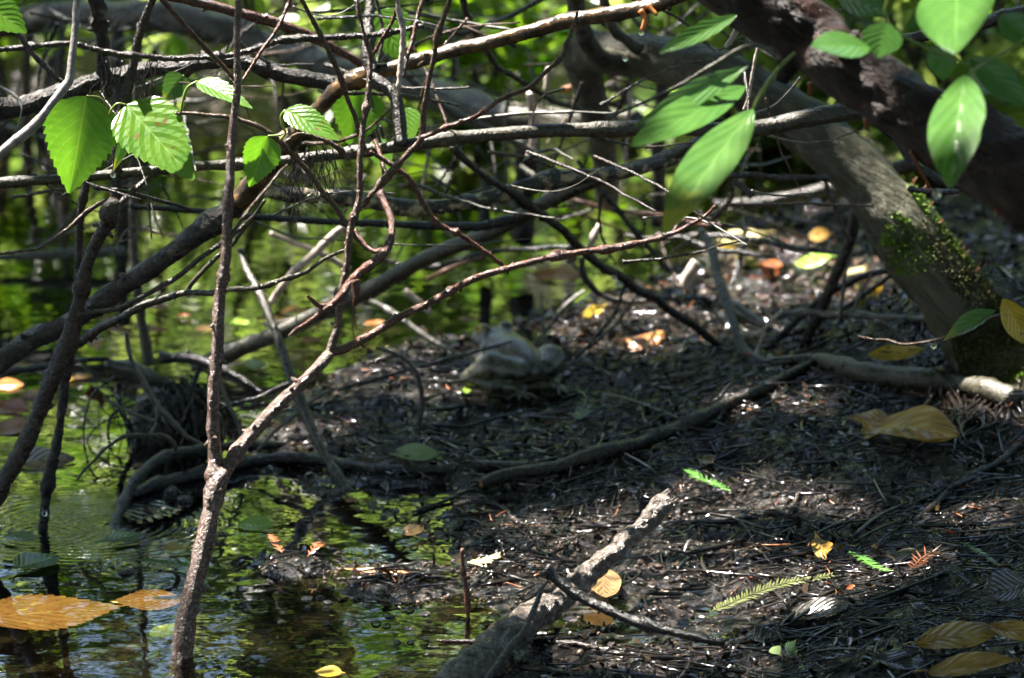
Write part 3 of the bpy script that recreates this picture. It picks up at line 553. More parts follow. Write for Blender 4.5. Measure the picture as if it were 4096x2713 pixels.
mb = MB(); mb.tube(np.array([(p[0] - 0.0012, p[1] - 0.0015, p[2], p[3] * 0.72), (p[0] + 0.002, p[1], p[2], p[3] * 0.6)]), 14); o = build(mb, 'cut_end', M['orange'], HOLLOW)

# broken log in the foreground
root = empty('broken_log', G(1900, 2640)); tag(root, 'thick broken log leaning out of the mud with a sunlit splintered top', 'log')
g0 = G(1870, 2690)
logpts = [(1780, 2790, 120, 3.22), (1930, 2630, 122, 3.29), (2080, 2510, 122, 3.35), (2230, 2400, 102, 3.41), (2360, 2290, 88, 3.46), (2460, 2200, 76, 3.49), (2560, 2110, 70, 3.52), (2625, 2050, 76, 3.54), (2665, 2010, 74, 3.55)]
part('stem', 'logbark', logpts, 0, 0, root, rough=0.3, knots=0.3, sides=30, step=0.12, spurs=0)
mb = MB()
for k in range(26):
    a = rng.uniform(0, 2 * math.pi); r = rng.uniform(0.1, 1) * 0.0085; c = P(2650, 2022, 3.553) + np.array((math.cos(a) * r, math.sin(a) * r * 0.6, math.sin(a) * r)); d = P(2668, 2004, 3.56) - P(2600, 2070, 3.545); d /= np.linalg.norm(d)
    mb.tube(np.array([(*(c - d * 0.01), 0.0024), (*(c + d * rng.uniform(0.001, 0.008)), 0.0016), (*(c + d * rng.uniform(0.006, 0.011)), 0.0004)]), 5, 0.3, k)
build(mb, 'splintered_end', M['logbark'], root)
root_log = root
branch('stick', 'dark knobbed stick propped across the broken log', 'black', [(2178, 2278, 40), (2230, 2320, 40), (2290, 2375, 46), (2380, 2420, 42), (2500, 2465, 40), (2620, 2510, 40), (2760, 2545, 38), (2900, 2570, 34)], 3.34, 3.30, rough=0.4, knots=1.0, spurs=10)
branch('twig', 'slim twig leaning down from the propped stick to the bottom edge', 'dark', [(2195, 2305, 18), (2150, 2400, 22), (2090, 2520, 26), (2020, 2620, 28), (1960, 2710, 30), (1920, 2780, 30)], 3.34, 3.20, rough=0.3)
branch('twig', 'thin bare stick standing upright in the shallow mud, lower middle', 'red', [(1850, 2194, 15), (1856, 2260, 15), (1866, 2380, 17), (1872, 2470, 18), (1874, 2510, 18)], 3.45, 3.46, knots=0.8)
branch('twig', 'curved black stem growing from the mud left of the frog', 'black', [(1505, 1392, 12), (1560, 1410, 15), (1620, 1445, 18), (1665, 1500, 20), (1682, 1570, 21), (1678, 1650, 21), (1668, 1730, 26), (1658, 1795, 40)], 4.08, 4.03, knots=0.5)
for k, (pts, lab) in enumerate([
    ([(1822, 2032, 16), (1900, 2028, 20), (2000, 2045, 20), (2070, 2100, 17), (2130, 2160, 12)], 'dark bent twig lying on mud below the hollow-ended stick'),
    ([(2590, 1535, 18), (2750, 1515, 20), (2900, 1490, 20), (3010, 1470, 16)], 'knobbly pale twig lying on the bank right of the frog'),
    ([(3350, 1765, 10), (3450, 1745, 12), (3560, 1715, 14), (3660, 1670, 15), (3740, 1600, 16)], 'thin curved twig lying over the large tan leaf'),
    ([(3080, 2190, 14), (3140, 2090, 16), (3200, 1990, 17), (3260, 1880, 14)], 'straight thin dark twig slanting on the litter at lower right'),
    ([(3660, 2110, 26), (3740, 2040, 30), (3850, 1960, 32), (3960, 1890, 32), (4080, 1810, 30)], 'thick dark stick half buried at the right edge below the mossy base'),
    ([(3290, 2130, 20), (3350, 2110, 19), (3430, 2090, 16), (3500, 2070, 12)], 'stubby dark stick with a rotten orange end, lower right'),
    ([(1650, 2060, 12), (1760, 2020, 15), (1870, 1985, 17), (1930, 1975, 16)], 'dark twig running out from under the hollow stick end'),
    ([(2820, 2240, 12), (2900, 2200, 14), (2970, 2165, 15), (3020, 2130, 12)], 'twig lying above the sunlit mud patch, lower right'),
    ([(2960, 1860, 14), (3080, 1840, 16), (3200, 1810, 17), (3260, 1780, 13)], 'pale knobbly twig on the litter left of the large tan leaf'),
    ([(1750, 2575, 14), (1900, 2575, 17), (2100, 2580, 18), (2300, 2600, 19), (2500, 2625, 17), (2640, 2640, 14)], 'long black stick lying along the bottom behind the leaning twig'),
    ([(3050, 2235, 12), (3120, 2255, 12), (3200, 2275, 10)], 'short reddish twig pointing at the small teardrop leaf'),
    ([(3620, 2050, 14), (3700, 2020, 15), (3800, 1985, 13)], 'pale bare twig beside the half-buried stick, lower right'),
]):
    branch('twig', lab, 'dark' if k not in (1, 2, 8) else 'olive', pts, 0, ground=True, lift=1.1, spurs=4, rough=0.3)

# ================================================================ right side: trunks
root = empty('leaning_tree', P(4250, 1150, 3.0)); tag(root, 'thick dark red-brown trunk leaning across the upper right corner', 'tree')
part('trunk', 'trunk', [(2760, -190, 250), (2940, -60, 255), (3110, 60, 258), (3300, 190, 260), (3480, 320, 265), (3680, 455, 280), (3880, 580, 300), (4080, 700, 320), (4300, 830, 350)], 3.12, 2.98, root, rough=0.22, sides=30, step=0.12, spurs=6)
part('bark_shred', 'rust', [(3240, 330, 26), (3240, 360, 18), (3235, 385, 4)], 3.08, 3.08, root)
part('bark_shred', 'rust', [(3470, 470, 34), (3465, 500, 24), (3480, 530, 5)], 3.04, 3.04, root)
part('bark_shred', 'rust', [(3640, 600, 16), (3690, 700, 12), (3740, 790, 6)], 3.02, 3.02, root)
part('bark_shred', 'rust', [(3960, 760, 22), (3985, 830, 14), (3995, 880, 5)], 2.99, 2.99, root)

gb = G(4000, 1600)
root = empty('mossy_tree', gb); tag(root, 'curved grey-green trunk arching to the ground on the right with a moss-covered base', 'tree')
mpts = [(2330, 190, 170, 4.25), (2480, 215, 175, 4.22), (2640, 240, 185, 4.2), (2850, 290, 195, 4.16), (3050, 390, 205, 4.14), (3250, 520, 215, 4.12), (3420, 660, 230, 4.10), (3560, 830, 240, 4.08), (3680, 1000, 250, 4.07), (3790, 1160, 275, 4.06), (3880, 1300, 300, 4.06), (3960, 1430, 330, 4.06), (4040, 1560, 400, 4.06), (4090, 1680, 480, 4.05), (4130, 1800, 560, 4.0)]
mb = MB(); trunk_rows = path_air(mpts, 0, 0); TS = stick(mb, trunk_rows, 0.16, 0.2, 30, 0, 0.12); build(mb, 'trunk', M['mosstrunk'], root)
# moss blades on the lower trunk
def moss(pxlo, pxhi, n, ang0, ang1, mat, thr, seed, lmin=0.003, lmax=0.008):
    r2 = np.random.default_rng(seed); sel = [i for i in range(1, len(TS) - 1)]
    V = []; F = []
    C = TS[:, :3]; T = np.gradient(C, axis=0); T /= np.linalg.norm(T, axis=1)[:, None]
    proj = [(IW / 2 + FOC * (c - CAMV)[0] / ((c - CAMV) @ FW)) for c in C]
    idx = [i for i in sel if pxlo <= proj[i] <= pxhi]; cnt = 0
    while cnt < n:
        i = idx[r2.integers(len(idx))]; f = r2.random(); j = min(i + 1, len(C) - 1); c = C[i] * (1 - f) + C[j] * f; t = T[i]
        cam_n = CAMV - c; cam_n -= t * (cam_n @ t); cam_n /= np.linalg.norm(cam_n); s = np.cross(cam_n, t)
        if s[2] < 0: s = -s
        a = r2.uniform(ang0, ang1)
        if vnoise(i * 0.06 + seed, a * 1.6 + seed) + 0.25 * (a - 0.4) < thr: cnt += 0.12; continue
        d = cam_n * math.cos(a) + s * math.sin(a); p = c + d * TS[i, 3] * r2.uniform(0.98, 1.08)
        l = r2.uniform(lmin, lmax); e = d + r2.normal(size=3) * 0.55; e /= np.linalg.norm(e); w_ = np.cross(e, r2.normal(size=3)); w_ /= np.linalg.norm(w_); w_ *= r2.uniform(0.0005, 0.0011)
        b = len(V) ; V += [p - w_, p + w_, p + e * l * .6 + w_ * .8, p + e * l, p + e * l * .6 - w_ * .8]; F.append((b, b + 1, b + 2, b + 3, b + 4)); cnt += 1
    q = MB(); q.add(np.array(V), F); o = build(q, 'moss', M[mat], root, smooth=False); o['kind'] = 'stuff'
moss(3540, 4130, 15000, -0.9, 1.5, 'moss', 0.02, 11); moss(3620, 4130, 14000, -1.4, 1.4, 'mossd', -0.3, 12)
mb = MB()
for k in range(28):      # moss spore stalks
    i = int(rng.integers(int(len(TS) * .55), int(len(TS) * .85))); c = TS[i, :3]; s = np.array((rng.uniform(0.3, 0.9), rng.uniform(-.5, -.1), rng.uniform(0.1, .8))); s /= np.linalg.norm(s)
    p = c + s * TS[i, 3] * .97; e = p + s * rng.uniform(.008, .016) + np.array((0, 0, .004)); mb.tube(np.array([(*p, .00035), (*((p + e) / 2 + rng.normal(size=3) * .001), .0003), (*e, .0007)]), 4)
o = build(mb, 'spore_stalks', M['needler'], root); o['kind'] = 'stuff'
# stubs where old branches left the arching trunk
part('side_branch', 'mosstrunk', [(2480, 245, 70), (2400, 230, 84), (2340, 150, 78), (2310, 60, 70), (2300, -40, 64)], 4.2, 4.1, root)
part('side_branch', 'mosstrunk', [(2560, 200, 50), (2470, 130, 46), (2430, 60, 44), (2410, -30, 40)], 4.18, 4.14, root)
part('side_branch', 'mosstrunk', [(2330, 230, 160), (2360, 360, 130), (2400, 480, 110), (2420, 620, 96), (2430, 800, 90)], 4.27, 4.5, root)
# dark roots under the mossy base
for k in range(34):
    x0 = random.uniform(3740, 4150); y0 = random.uniform(1570, 1700); th = random.choice((5, 7, 9, 12, 18))
    m2 = MB(); stick(m2, path_ground([(x0, y0, th * 1.3, .008), (x0 - random.uniform(-60, 80), y0 + 50, th, .004), (x0 - random.uniform(-60, 120), y0 + 110, th * .8, .003), (x0 - random.uniform(-60, 170), y0 + 170, th * .4, .0)], .6), .3, .5); build(m2, 'root', M['root'], root)

root = empty('fallen_bough', G(3760, 1560)); tag(root, 'grey smooth fallen bough lying from the mossy base, its thin end curving up left', 'bough')
rows = path_ground([(4060, 1630, 90), (3950, 1605, 92), (3830, 1585, 92), (3700, 1562, 94), (3560, 1545, 92), (3440, 1518, 88), (3340, 1487, 76), (3260, 1466, 56), (3150, 1460, 44), (3060, 1452, 38)], 0.75)
rows = rows[:-1] + path_air([(3060, 1445, 38), (2990, 1415, 38), (2955, 1365, 36), (2935, 1310, 34), (2905, 1220, 34), (2870, 1120, 36), (2845, 1000, 34), (2800, 920, 30)], rows[-1][1] - .01, 4.42)
m2 = MB(); stick(m2, rows, 0.12, 0.3); build(m2, 'stem', M['olive'], root)
part('side_stem', 'grey', [(2900, 1200, 42), (2960, 1240, 40), (3040, 1290, 36), (3075, 1320, 30)], 4.36, 4.3, root, rough=0.12)

root = empty('leafy_twig', P(4180, 1220, 3.62)); tag(root, 'thin twig with yellowing leaves in front of the mossy base at the right edge', 'twig')
part('stem', 'brown', [(4200, 1225, 16), (4096, 1242, 16), (3990, 1265, 16), (3900, 1305, 15), (3800, 1345, 14), (3700, 1372, 13), (3610, 1380, 12), (3550, 1362, 11), (3480, 1360, 12), (3435, 1345, 8)], 3.66, 3.7, root)
air_leaf(root, 'ellipy', (3985, 1240), (3762, 1352), 95, 3.655, 3.65, (0.1, 0, 1.3), None, shape='lance', fold=0.5, droop=0.10, seed=13)
air_leaf(root, 'yellow', (4010, 1195), (4120, 1385), 110, 3.655, 3.65, (0, 0, 0.3), None, shape='ellip', fold=0.3, seed=14)

# right-hand leaves
root = empty('leafy_branch', P(3060, 255, 2.98)); tag(root, 'drooping green stalk with four long pointed leaves, upper right of centre', 'branch')
part('stem', 'petiole', [(3180, 210, 14), (3120, 265, 16), (3070, 330, 18), (3030, 400, 17), (3015, 435, 14)], 2.96, 2.96, root)
part('stem', 'olive', [(2430, 470, 8), (2600, 400, 14), (2800, 290, 17), (2930, 210, 18), (3020, 185, 20), (3120, 240, 20)], 3.05, 2.97, root)
air_leaf(root, 'ellip', (2950, 60), (2632, 215), 82, 3.06, 3.04, (0, 0, 0.6), None, shape='ellip', fold=0.35, seed=15)
air_leaf(root, 'ellip', (2995, 262), (2520, 515), 105, 3.0, 3.0, (0, 0, 0.4), None, shape='lance', fold=0.3, seed=16)
air_leaf(root, 'ellip', (2985, 345), (2515, 590), 190, 3.01, 2.96, (-0.3, 0.2, 0.7), None, shape='ellip', fold=0.2, seed=17)
air_leaf(root, 'ellipy', (3012, 435), (2648, 905), 225, 2.98, 2.86, (-0.3, 0.2, 0.6), None, shape='ellip', fold=0.25, droop=0.05, seed=18)
root = empty('leafy_branch', P(4150, 60, 2.9)); tag(root, 'sprig of broad glossy leaves in front of the leaning trunk at the top right', 'branch')
part('stem', 'petiole', [(4200, 40, 14), (4080, 170, 14), (3960, 240, 13), (3880, 260, 12), (3830, 240, 11), (3780, 160, 9)], 2.88, 2.88, root)
part('stem', 'petiole', [(3960, 240, 14), (3890, 290, 14), (3870, 320, 11)], 2.88, 2.86, root)
part('stem', 'petiole', [(3830, 240, 12), (3700, 190, 12), (3610, 140, 12), (3560, 100, 10), (3540, 40, 9), (3560, -30, 9)], 2.88, 2.85, root)
air_leaf(root, 'ellip', (3480, 190), (3248, 175), 175, 2.84, 2.82, (-0.3, 0.25, 0.8), None, shape='ellip', fold=0.15, droop=0.05, seed=19)
air_leaf(root, 'ellip', (3545, 90), (3510, 232), 165, 2.85, 2.84, (0, 0, 0.4), None, shape='ellip', fold=0.2, seed=20)
air_leaf(root, 'ellip', (3835, -110), (3812, 185), 320, 2.84, 2.74, (-0.3, 0.2, 0.7), None, shape='ellip', fold=0.15, droop=0.06, seed=21)
air_leaf(root, 'ellip', (3858, 300), (3795, 735), 232, 2.85, 2.75, (-0.3, 0.2, 0.7), None, shape='ellip', fold=0.2, droop=0.04, seed=22)
air_leaf(root, 'ellip', (3880, 230), (4120, 430), 140, 2.88, 2.87, (0, 0, 0.6), None, shape='ellip', fold=0.3, seed=23)
air_leaf(root, 'ellip', (3760, 165), (3775, 325), 120, 2.90, 2.89, (0, 0, 0.5), None, shape='ellip', fold=0.3, seed=24)
air_leaf(root, 'ellip', (3345, -20), (3560, 60), 120, 2.95, 2.93, (0, 0, 0.5), None, shape='ellip', fold=0.3, seed=25)
air_leaf(root, 'ellip', (3900, 245), (3960, 380), 140, 2.90, 2.9, (0, 0, 0.7), None, shape='ellip', fold=0.3, seed=26)
air_leaf(root, 'ellip', (3620, 110), (3760, 60), 90, 2.96, 2.95, (0, 0, 0.9), None, shape='ellip', fold=0.3, seed=27)
air_leaf(root, 'ellip', (4000, 60), (4150, 190), 150, 2.9, 2.88, (0, 0, 0.9), None, shape='ellip', fold=0.3, seed=28)
branch('branch', 'dark branch running level behind the glossy leaves, top right corner', 'dark', [(3560, 160, 40), (3720, 140, 44), (3880, 110, 50), (4050, 60, 56), (4250, 40, 60)], 3.3, 3.25)

# dark sticks in the hollow right of the frog
for k, (pts, y0, y1, mat, lab) in enumerate([
    ([(3425, 830, 30), (3400, 950, 44), (3350, 1080, 48), (3300, 1200, 46), (3240, 1330, 42), (3190, 1450, 36)], 4.22, 4.3, 'dark', 'dark leaning stick right of centre, left of the mossy trunk'),
    ([(3560, 1080, 24), (3440, 1110, 26), (3300, 1180, 26), (3180, 1290, 30), (3080, 1380, 34), (3010, 1440, 30)], 4.26, 4.3, 'black', 'black stick reaching from the mossy trunk down left into the mud'),
    ([(3620, 1050, 16), (3500, 1150, 20), (3380, 1230, 24), (3230, 1310, 26), (3100, 1350, 24)], 4.25, 4.36, 'black', 'second black stick under the yellow leaves beside the mossy trunk'),
    ([(3770, 1285, 22), (3600, 1272, 24), (3440, 1262, 26), (3290, 1252, 28), (3140, 1250, 20)], 4.15, 4.3, 'grey', 'pale grey stick lying level left of the mossy trunk'),
    ([(3412, 940, 12), (3385, 1080, 14), (3365, 1200, 15), (3352, 1300, 15)], 4.24, 4.24, 'grey', 'thin grey upright stem beside the dark leaning stick'),
    ([(3490, 1090, 10), (3450, 1170, 13), (3410, 1250, 14)], 4.22, 4.22, 'grey', 'short thin grey stem under the yellow leaves'),
    ([(3500, 1285, 20), (3550, 1310, 22), (3580, 1345, 22), (3570, 1370, 18)], 4.12, 4.1, 'dark', 'short bent dark stick above the yellow fallen leaf'),
    ([(2500, 940, 14), (2600, 950, 18), (2750, 945, 20), (2950, 950, 24), (3150, 985, 26), (3330, 1005, 24), (3420, 1020, 18)], 4.55, 4.4, 'dark', 'dark branch running level above the sunlit mud, right of centre'),
    ([(2730, 950, 22), (2850, 1000, 22), (2960, 1010, 22), (3100, 1030, 16)], 4.5, 4.45, 'black', 'black twig below the level branch near the pale yellow leaves'),
    ([(2980, 870, 20), (2975, 960, 22), (2955, 1060, 22), (2925, 1140, 18)], 4.5, 4.45, 'black', 'upright black twig in front of the pale yellow leaves'),
    ([(2850, 880, 24), (2930, 780, 22), (2900, 700, 18)], 4.4, 4.3, 'dark', 'dark crooked twig under the long pointed leaves'),
    ([(2700, 690, 14), (2900, 700, 22), (3100, 708, 24), (3310, 712, 22)], 3.95, 4.0, 'dark', 'dark twig meeting the mossy trunk below the grey branch'),
    ([(2935, 725, 24), (2975, 755, 26), (3010, 785, 24)], 3.95, 3.94, 'dark', 'broken stub below the dark twig at the mossy trunk'),
    ([(3300, 720, 20), (3340, 820, 20), (3365, 900, 18), (3400, 960, 14)], 4.2, 4.2, 'brown', 'brown twig hanging against the mossy trunk'),
    ([(3520, 500, 34), (3590, 560, 40), (3640, 640, 36), (3700, 680, 34), (3820, 740, 34), (4000, 770, 30)], 3.9, 3.85, 'black', 'black branch curving behind the leaning trunk, right'),
    ([(3640, 755, 20), (3740, 765, 22), (3890, 765, 18)], 3.75, 3.7, 'black', 'short black twig below the hanging glossy leaf'),
    ([(2500, 1130, 13), (2460, 1250, 14), (2380, 1350, 14), (2300, 1430, 12)], 4.2, 4.2, 'black', 'thin black twig arching above the frog on its right'),
    ([(2560, 1170, 10), (2470, 1290, 11), (2380, 1370, 12), (2290, 1420, 12)], 4.3, 4.3, 'black', 'thin dark twig slanting right of the frog'),
    ([(2050, 1365, 9), (1960, 1390, 13), (1860, 1420, 15), (1750, 1450, 16), (1560, 1500, 16), (1350, 1560, 14)], 4.24, 4.1, 'black', 'thin black twig lying in front of the frog at its head'),
    ([(2170, 1180, 12), (2172, 1300, 13), (2178, 1430, 12)], 4.45, 4.42, 'grey', 'thin grey upright stem rising behind the frog'),
    ([(2340, 1160, 10), (2260, 1230, 14), (2180, 1330, 15), (2110, 1400, 14)], 4.48, 4.45, 'grey', 'grey twig slanting down behind the frog'),
    ([(2330, 1030, 22), (2340, 1110, 24), (2400, 1180, 24), (2520, 1205, 22), (2700, 1190, 20)], 4.42, 4.45, 'dark', 'dark looping twig hanging behind the forked branch tip'),
    ([(2960, 1330, 12), (3020, 1335, 16), (3080, 1290, 17), (3130, 1240, 14)], 4.2, 4.2, 'pale', 'short pale twig crossing the muddy hollow right of centre'),
    ([(3020, 1420, 13), (3040, 1370, 15), (3060, 1320, 13)], 4.2, 4.2, 'pale', 'small bleached stick standing by the curved grey stem'),
    ([(2630, 930, 14), (2690, 1090, 15), (2740, 1180, 13)], 4.45, 4.42, 'brown', 'brown twig hanging right of the forked branch tip'),
    ([(2790, 1050, 44), (2750, 1110, 48), (2735, 1160, 40)], 4.5, 4.5, 'pale', 'bright sunlit stick stub among the glittering mud'),
]):
    branch('stick' if 'stick' in lab or 'stub' in lab else 'branch' if 'branch' in lab else 'stem' if 'stem' in lab else 'twig', lab, mat, pts, y0, y1, rough=0.3)

# ================================================================ root clump on the left
gc = G(640, 1800); root = empty('root_clump', gc); tag(root, 'black fibrous root clump standing in the water on the left', 'root clump')
cx = gc[0] + 0.005; cy = gc[1] + 0.06; mb = MB()
nu, nv = 36, 16; V = []
for i in range(nv + 1):
    ph = i / nv * math.pi / 2
    for j in range(nu):
        th = j / nu * 2 * math.pi; r = 1 + 0.22 * float(vnoise(th * 2.2 + 3, ph * 3)) + 0.14 * float(vnoise(th * 7, ph * 9))
        V.append((cx + 0.046 * math.cos(th) * math.cos(ph) ** 0.6 * r, cy + 0.044 * math.sin(th) * math.cos(ph) ** 0.6 * r, -0.03 + 0.078 * math.sin(ph) * r))
mb.add(V, [(i * nu + j, i * nu + (j + 1) % nu, (i + 1) * nu + (j + 1) % nu, (i + 1) * nu + j) for i in range(nv) for j in range(nu)])
build(mb, 'mound', M['mud'], root)
for k in range(38):
    th = random.uniform(-math.pi, 0.2); a = random.uniform(0.75, 1.0); z0 = random.uniform(0.02, 0.075); top = (cx + 0.045 * a * math.cos(th) + random.uniform(-.02, .02), cy + 0.042 * a * math.sin(th), z0)
    bot = (cx + 0.064 * a * math.cos(th) + random.uniform(-.035, .035), cy + 0.058 * a * math.sin(th), -0.02); r = random.uniform(0.0005, 0.0030) * random.random() + .0004
    mid = ((top[0] + bot[0]) / 2 + 0.014 * math.cos(th), (top[1] + bot[1]) / 2 + 0.014 * math.sin(th), z0 * 0.55)
    mb = MB(); stick(mb, [(*top, r * 1.2), (*mid, r), (*bot, r * .7)], 0.3, 0.5); build(mb, 'root', M['root' if k % 3 else 'dark'], root)
for k in range(26):
    a0 = np.array((cx + random.uniform(-.07, .09), cy - random.uniform(.03, .06), random.uniform(.0, .075))); b0 = a0 + np.array((random.uniform(-.06, .06), random.uniform(-.02, .02), random.uniform(-.05, .05))); b0[2] = max(b0[2], -.005); r = random.uniform(.0004, .0014)
    mb = MB(); stick(mb, [(*a0, r), (*((a0 + b0) / 2 + rng.normal(size=3) * .006), r), (*b0, r * .5)], .3, .5); build(mb, 'root', M['root' if k % 2 else 'black'], root)
branch('bark_slab', 'grey slab of bark resting on the root clump, its end rusty', 'grey', [(425, 1450, 26), (480, 1470, 70), (540, 1480, 84), (600, 1510, 60), (650, 1530, 30)], 4.08, 4.12, rough=0.4, cat='bark')
for pts, y0, y1, lab in [
    ([(505, 1330, 12), (520, 1430, 18), (555, 1500, 22), (600, 1580, 24), (660, 1660, 24), (740, 1740, 20), (830, 1790, 14)], 3.96, 3.98, 'forked grey twig hanging over the front of the root clump'),
    ([(410, 1595, 8), (470, 1625, 12), (560, 1665, 12), (620, 1682, 14), (628, 1640, 13), (636, 1600, 9)], 3.95, 3.95, 'thin bent twig sticking out left of the root clump'),
    ([(625, 1690, 14), (612, 1720, 13), (590, 1745, 11)], 3.95, 3.94, 'short twig stub low on the root clump'),
    ([(850, 1400, 10), (870, 1500, 14), (900, 1580, 17), (940, 1660, 16), (965, 1740, 13)], 4.02, 4.0, 'grey twig slanting between root clump and forked branch'),
    ([(0, 1500, 30), (100, 1480, 28), (200, 1465, 28), (330, 1445, 24), (430, 1435, 18)], 3.98, 4.05, 'black stick reaching from the left edge to the root clump'),
    ([(640, 1430, 40), (760, 1440, 44), (850, 1470, 42), (960, 1520, 36), (1050, 1580, 28)], 4.16, 4.14, 'black root arching right from the top of the clump'),
    ([(1320, 1560, 10), (1200, 1640, 14), (1110, 1720, 14), (1030, 1800, 11)], 4.05, 3.98, 'thin twig slanting down right of the forked branch'),
    ([(1180, 1520, 12), (1100, 1560, 14), (1000, 1600, 15), (900, 1625, 12)], 4.1, 4.08, 'dark twig lying behind the right prong'),
]:
    branch('twig', lab, 'black' if 'black' in lab or 'dark' in lab else 'grey', pts, y0, y1, rough=0.3, spurs=3)

# ================================================================ frog (implicit surface -> one skin)
def surface_nets(f, lo, hi, h):
    n = np.ceil((np.array(hi) - lo) / h).astype(int) + 1
    X, Y, Z = [np.arange(k) * h + l for k, l in zip(n, lo)]; D = f(*np.meshgrid(X, Y, Z, indexing='ij')); S = D < 0
    c = np.zeros(tuple(n - 1)); a = np.zeros((*tuple(n - 1), 3)); e = [(0, 0, 0), (1, 0, 0), (0, 1, 0), (1, 1, 0), (0, 0, 1), (1, 0, 1), (0, 1, 1), (1, 1, 1)]
    def sub(A, o): return A[o[0]:n[0] - 1 + o[0], o[1]:n[1] - 1 + o[1], o[2]:n[2] - 1 + o[2]]
    for p in e:
        for k in range(3):
            if p[k] == 0:
                q = list(p); q[k] = 1; d0 = sub(D, p); d1 = sub(D, q); x = (d0 < 0) != (d1 < 0); t = np.where(x, d0 / np.where(x, d0 - d1, 1), 0)
                pt = np.zeros((*d0.shape, 3)) + np.array(p); pt[..., k] += t; a += np.where(x[..., None], pt, 0); c += x
    act = c > 0; idx = -np.ones(act.shape, int); idx[act] = np.arange(act.sum()); I = np.argwhere(act)
    V = (I + a[act] / c[act][:, None]) * h + np.array(lo); F = []
    for k in range(3):
        u, v = (k + 1) % 3, (k + 2) % 3; s0 = [slice(0, None)] * 3; s1 = [slice(0, None)] * 3; s0[k] = slice(0, -1); s1[k] = slice(1, None)
        x = S[tuple(s0)] != S[tuple(s1)]
        for p in np.argwhere(x):
            if p[u] == 0 or p[v] == 0 or p[u] >= n[u] - 1 or p[v] >= n[v] - 1: continue
            q = []
            for du, dv in ((1, 1), (0, 1), (0, 0), (1, 0)):
                r = p.copy(); r[u] -= du; r[v] -= dv; q.append(int(idx[tuple(r)]))
            F.append(tuple(q) if S[tuple(p)] else tuple(q[::-1]))
    return V, F
def smin(a, b, k):
    t = np.clip(0.5 + 0.5 * (b - a) / k, 0, 1); return b * (1 - t) + a * t - k * t * (1 - t)
def frog_sdf(x, y, z):
    def ell(c, r):
        q = np.sqrt(((x - c[0]) / r[0]) ** 2 + ((y - c[1]) / r[1]) ** 2 + ((z - c[2]) / r[2]) ** 2); return (q - 1) * min(r)
    def cap(a, b, ra, rb):
        a = np.array(a); b = np.array(b); d = b - a; t = np.clip(((x - a[0]) * d[0] + (y - a[1]) * d[1] + (z - a[2]) * d[2]) / (d @ d), 0, 1)
        return np.sqrt((x - a[0] - t * d[0]) ** 2 + (y - a[1] - t * d[1]) ** 2 + (z - a[2] - t * d[2]) ** 2) - (ra + (rb - ra) * t)
    D = smin(ell((0, 0.0, 2.2), (2.3, 2.6, 1.7)), ell((0, 3.2, 3.1), (2.7, 3.4, 2.1)), 1.4)
    D = smin(D, ell((0, 6.8, 4.1), (2.3, 2.6, 1.45)), 1.0); D = smin(D, ell((0, 8.7, 4.1), (1.6, 1.3, 0.9)), 0.8)
    for s in (-1, 1):
        D = smin(D, ell((s * 1.35, 6.7, 5.3), (.7, .85, .75)), 0.35)
        D = smin(D, cap((s * 1.2, -1.0, 3.0), (s * 1.6, 5.5, 4.8), 0.35, 0.25), 0.5)             # ridge along the back
        kx = 6.3 if s < 0 else 4.8; mx_ = (kx + 1.6) / 2; thigh = smin(cap((s * 1.6, -1.3, 2.2), (s * mx_, 0.5, 2.6), 1.35, 1.75), cap((s * mx_, 0.5, 2.6), (s * kx, 1.9, 1.5), 1.75, .75), .3); shank = smin(cap((s * kx, 1.8, 1.3), (s * mx_, -.7, .9), .7, .85), cap((s * mx_, -.7, .9), (s * 2.0, -2.5, 0.7), 0.85, 0.5), .3)
        foot = cap((s * 2.0, -2.5, .7), (s * 2.4, -2.7, 0.4), .5, .4)
        leg = smin(smin(thigh, shank, 0.1), foot, 0.3)
        for dx, dy in ((-.6, -4.6), (.5, -4.9), (1.6, -4.6), (2.5, -3.6)): leg = smin(leg, cap((s * 2.2, -2.6, .45), (s * (2.0 + dx), dy, .12), .32, .16), 0.15)
        D = smin(D, leg, 0.15)
        arm = smin(cap((s * 2.1, 5.0, 3.3), (s * 3.6, 3.8, 1.9), .85, .6), cap((s * 3.6, 3.8, 1.9), (s * 3.2, 5.4, .4), .62, .45), .3)
        for dx in (-.9, -.1, .8): arm = smin(arm, cap((s * 3.2, 5.4, .35), (s * (3.2 + dx), 7.0, .1), .32, .16), .12)
        D = smin(D, arm, .4)
    return D
V, F = surface_nets(frog_sdf, (-8.2, -5.6, -0.4), (8.2, 10.6, 7.2), 0.2)
fg = G(2105, 1572); FS = 0.0098; yaw = rad(30)
def frog_tf(v):
    v = np.asarray(v, float) * FS; c, s = math.cos(yaw), math.sin(yaw)
    o = np.stack([v[..., 0] * c - v[..., 1] * s, v[..., 0] * s + v[..., 1] * c, v[..., 2]], -1); return o + np.array((fg[0], fg[1] + 0.012, fg[2] - 0.001))
mb = MB(); mb.add(frog_tf(V), F); frog = build(mb, 'frog', M['frog'], None, base=np.array(frog_tf((0, 0, 0))))
tag(frog, 'olive brown frog sitting on the mud, seen from behind, hind leg folded', 'frog')
def ball(mb, c, r, sx=1, sy=1, sz=1, n=14):
    V = []; 
    for i in range(n + 1):
        p = math.pi * i / n
        for j in range(n): V.append((c[0] + r * sx * math.sin(p) * math.cos(2 * math.pi * j / n), c[1] + r * sy * math.sin(p) * math.sin(2 * math.pi * j / n), c[2] + r * sz * math.cos(p)))
    mb.add(np.array(V), [(i * n + j, (i + 1) * n + j, (i + 1) * n + (j + 1) % n, i * n + (j + 1) % n) for i in range(n) for j in range(n)]); return mb
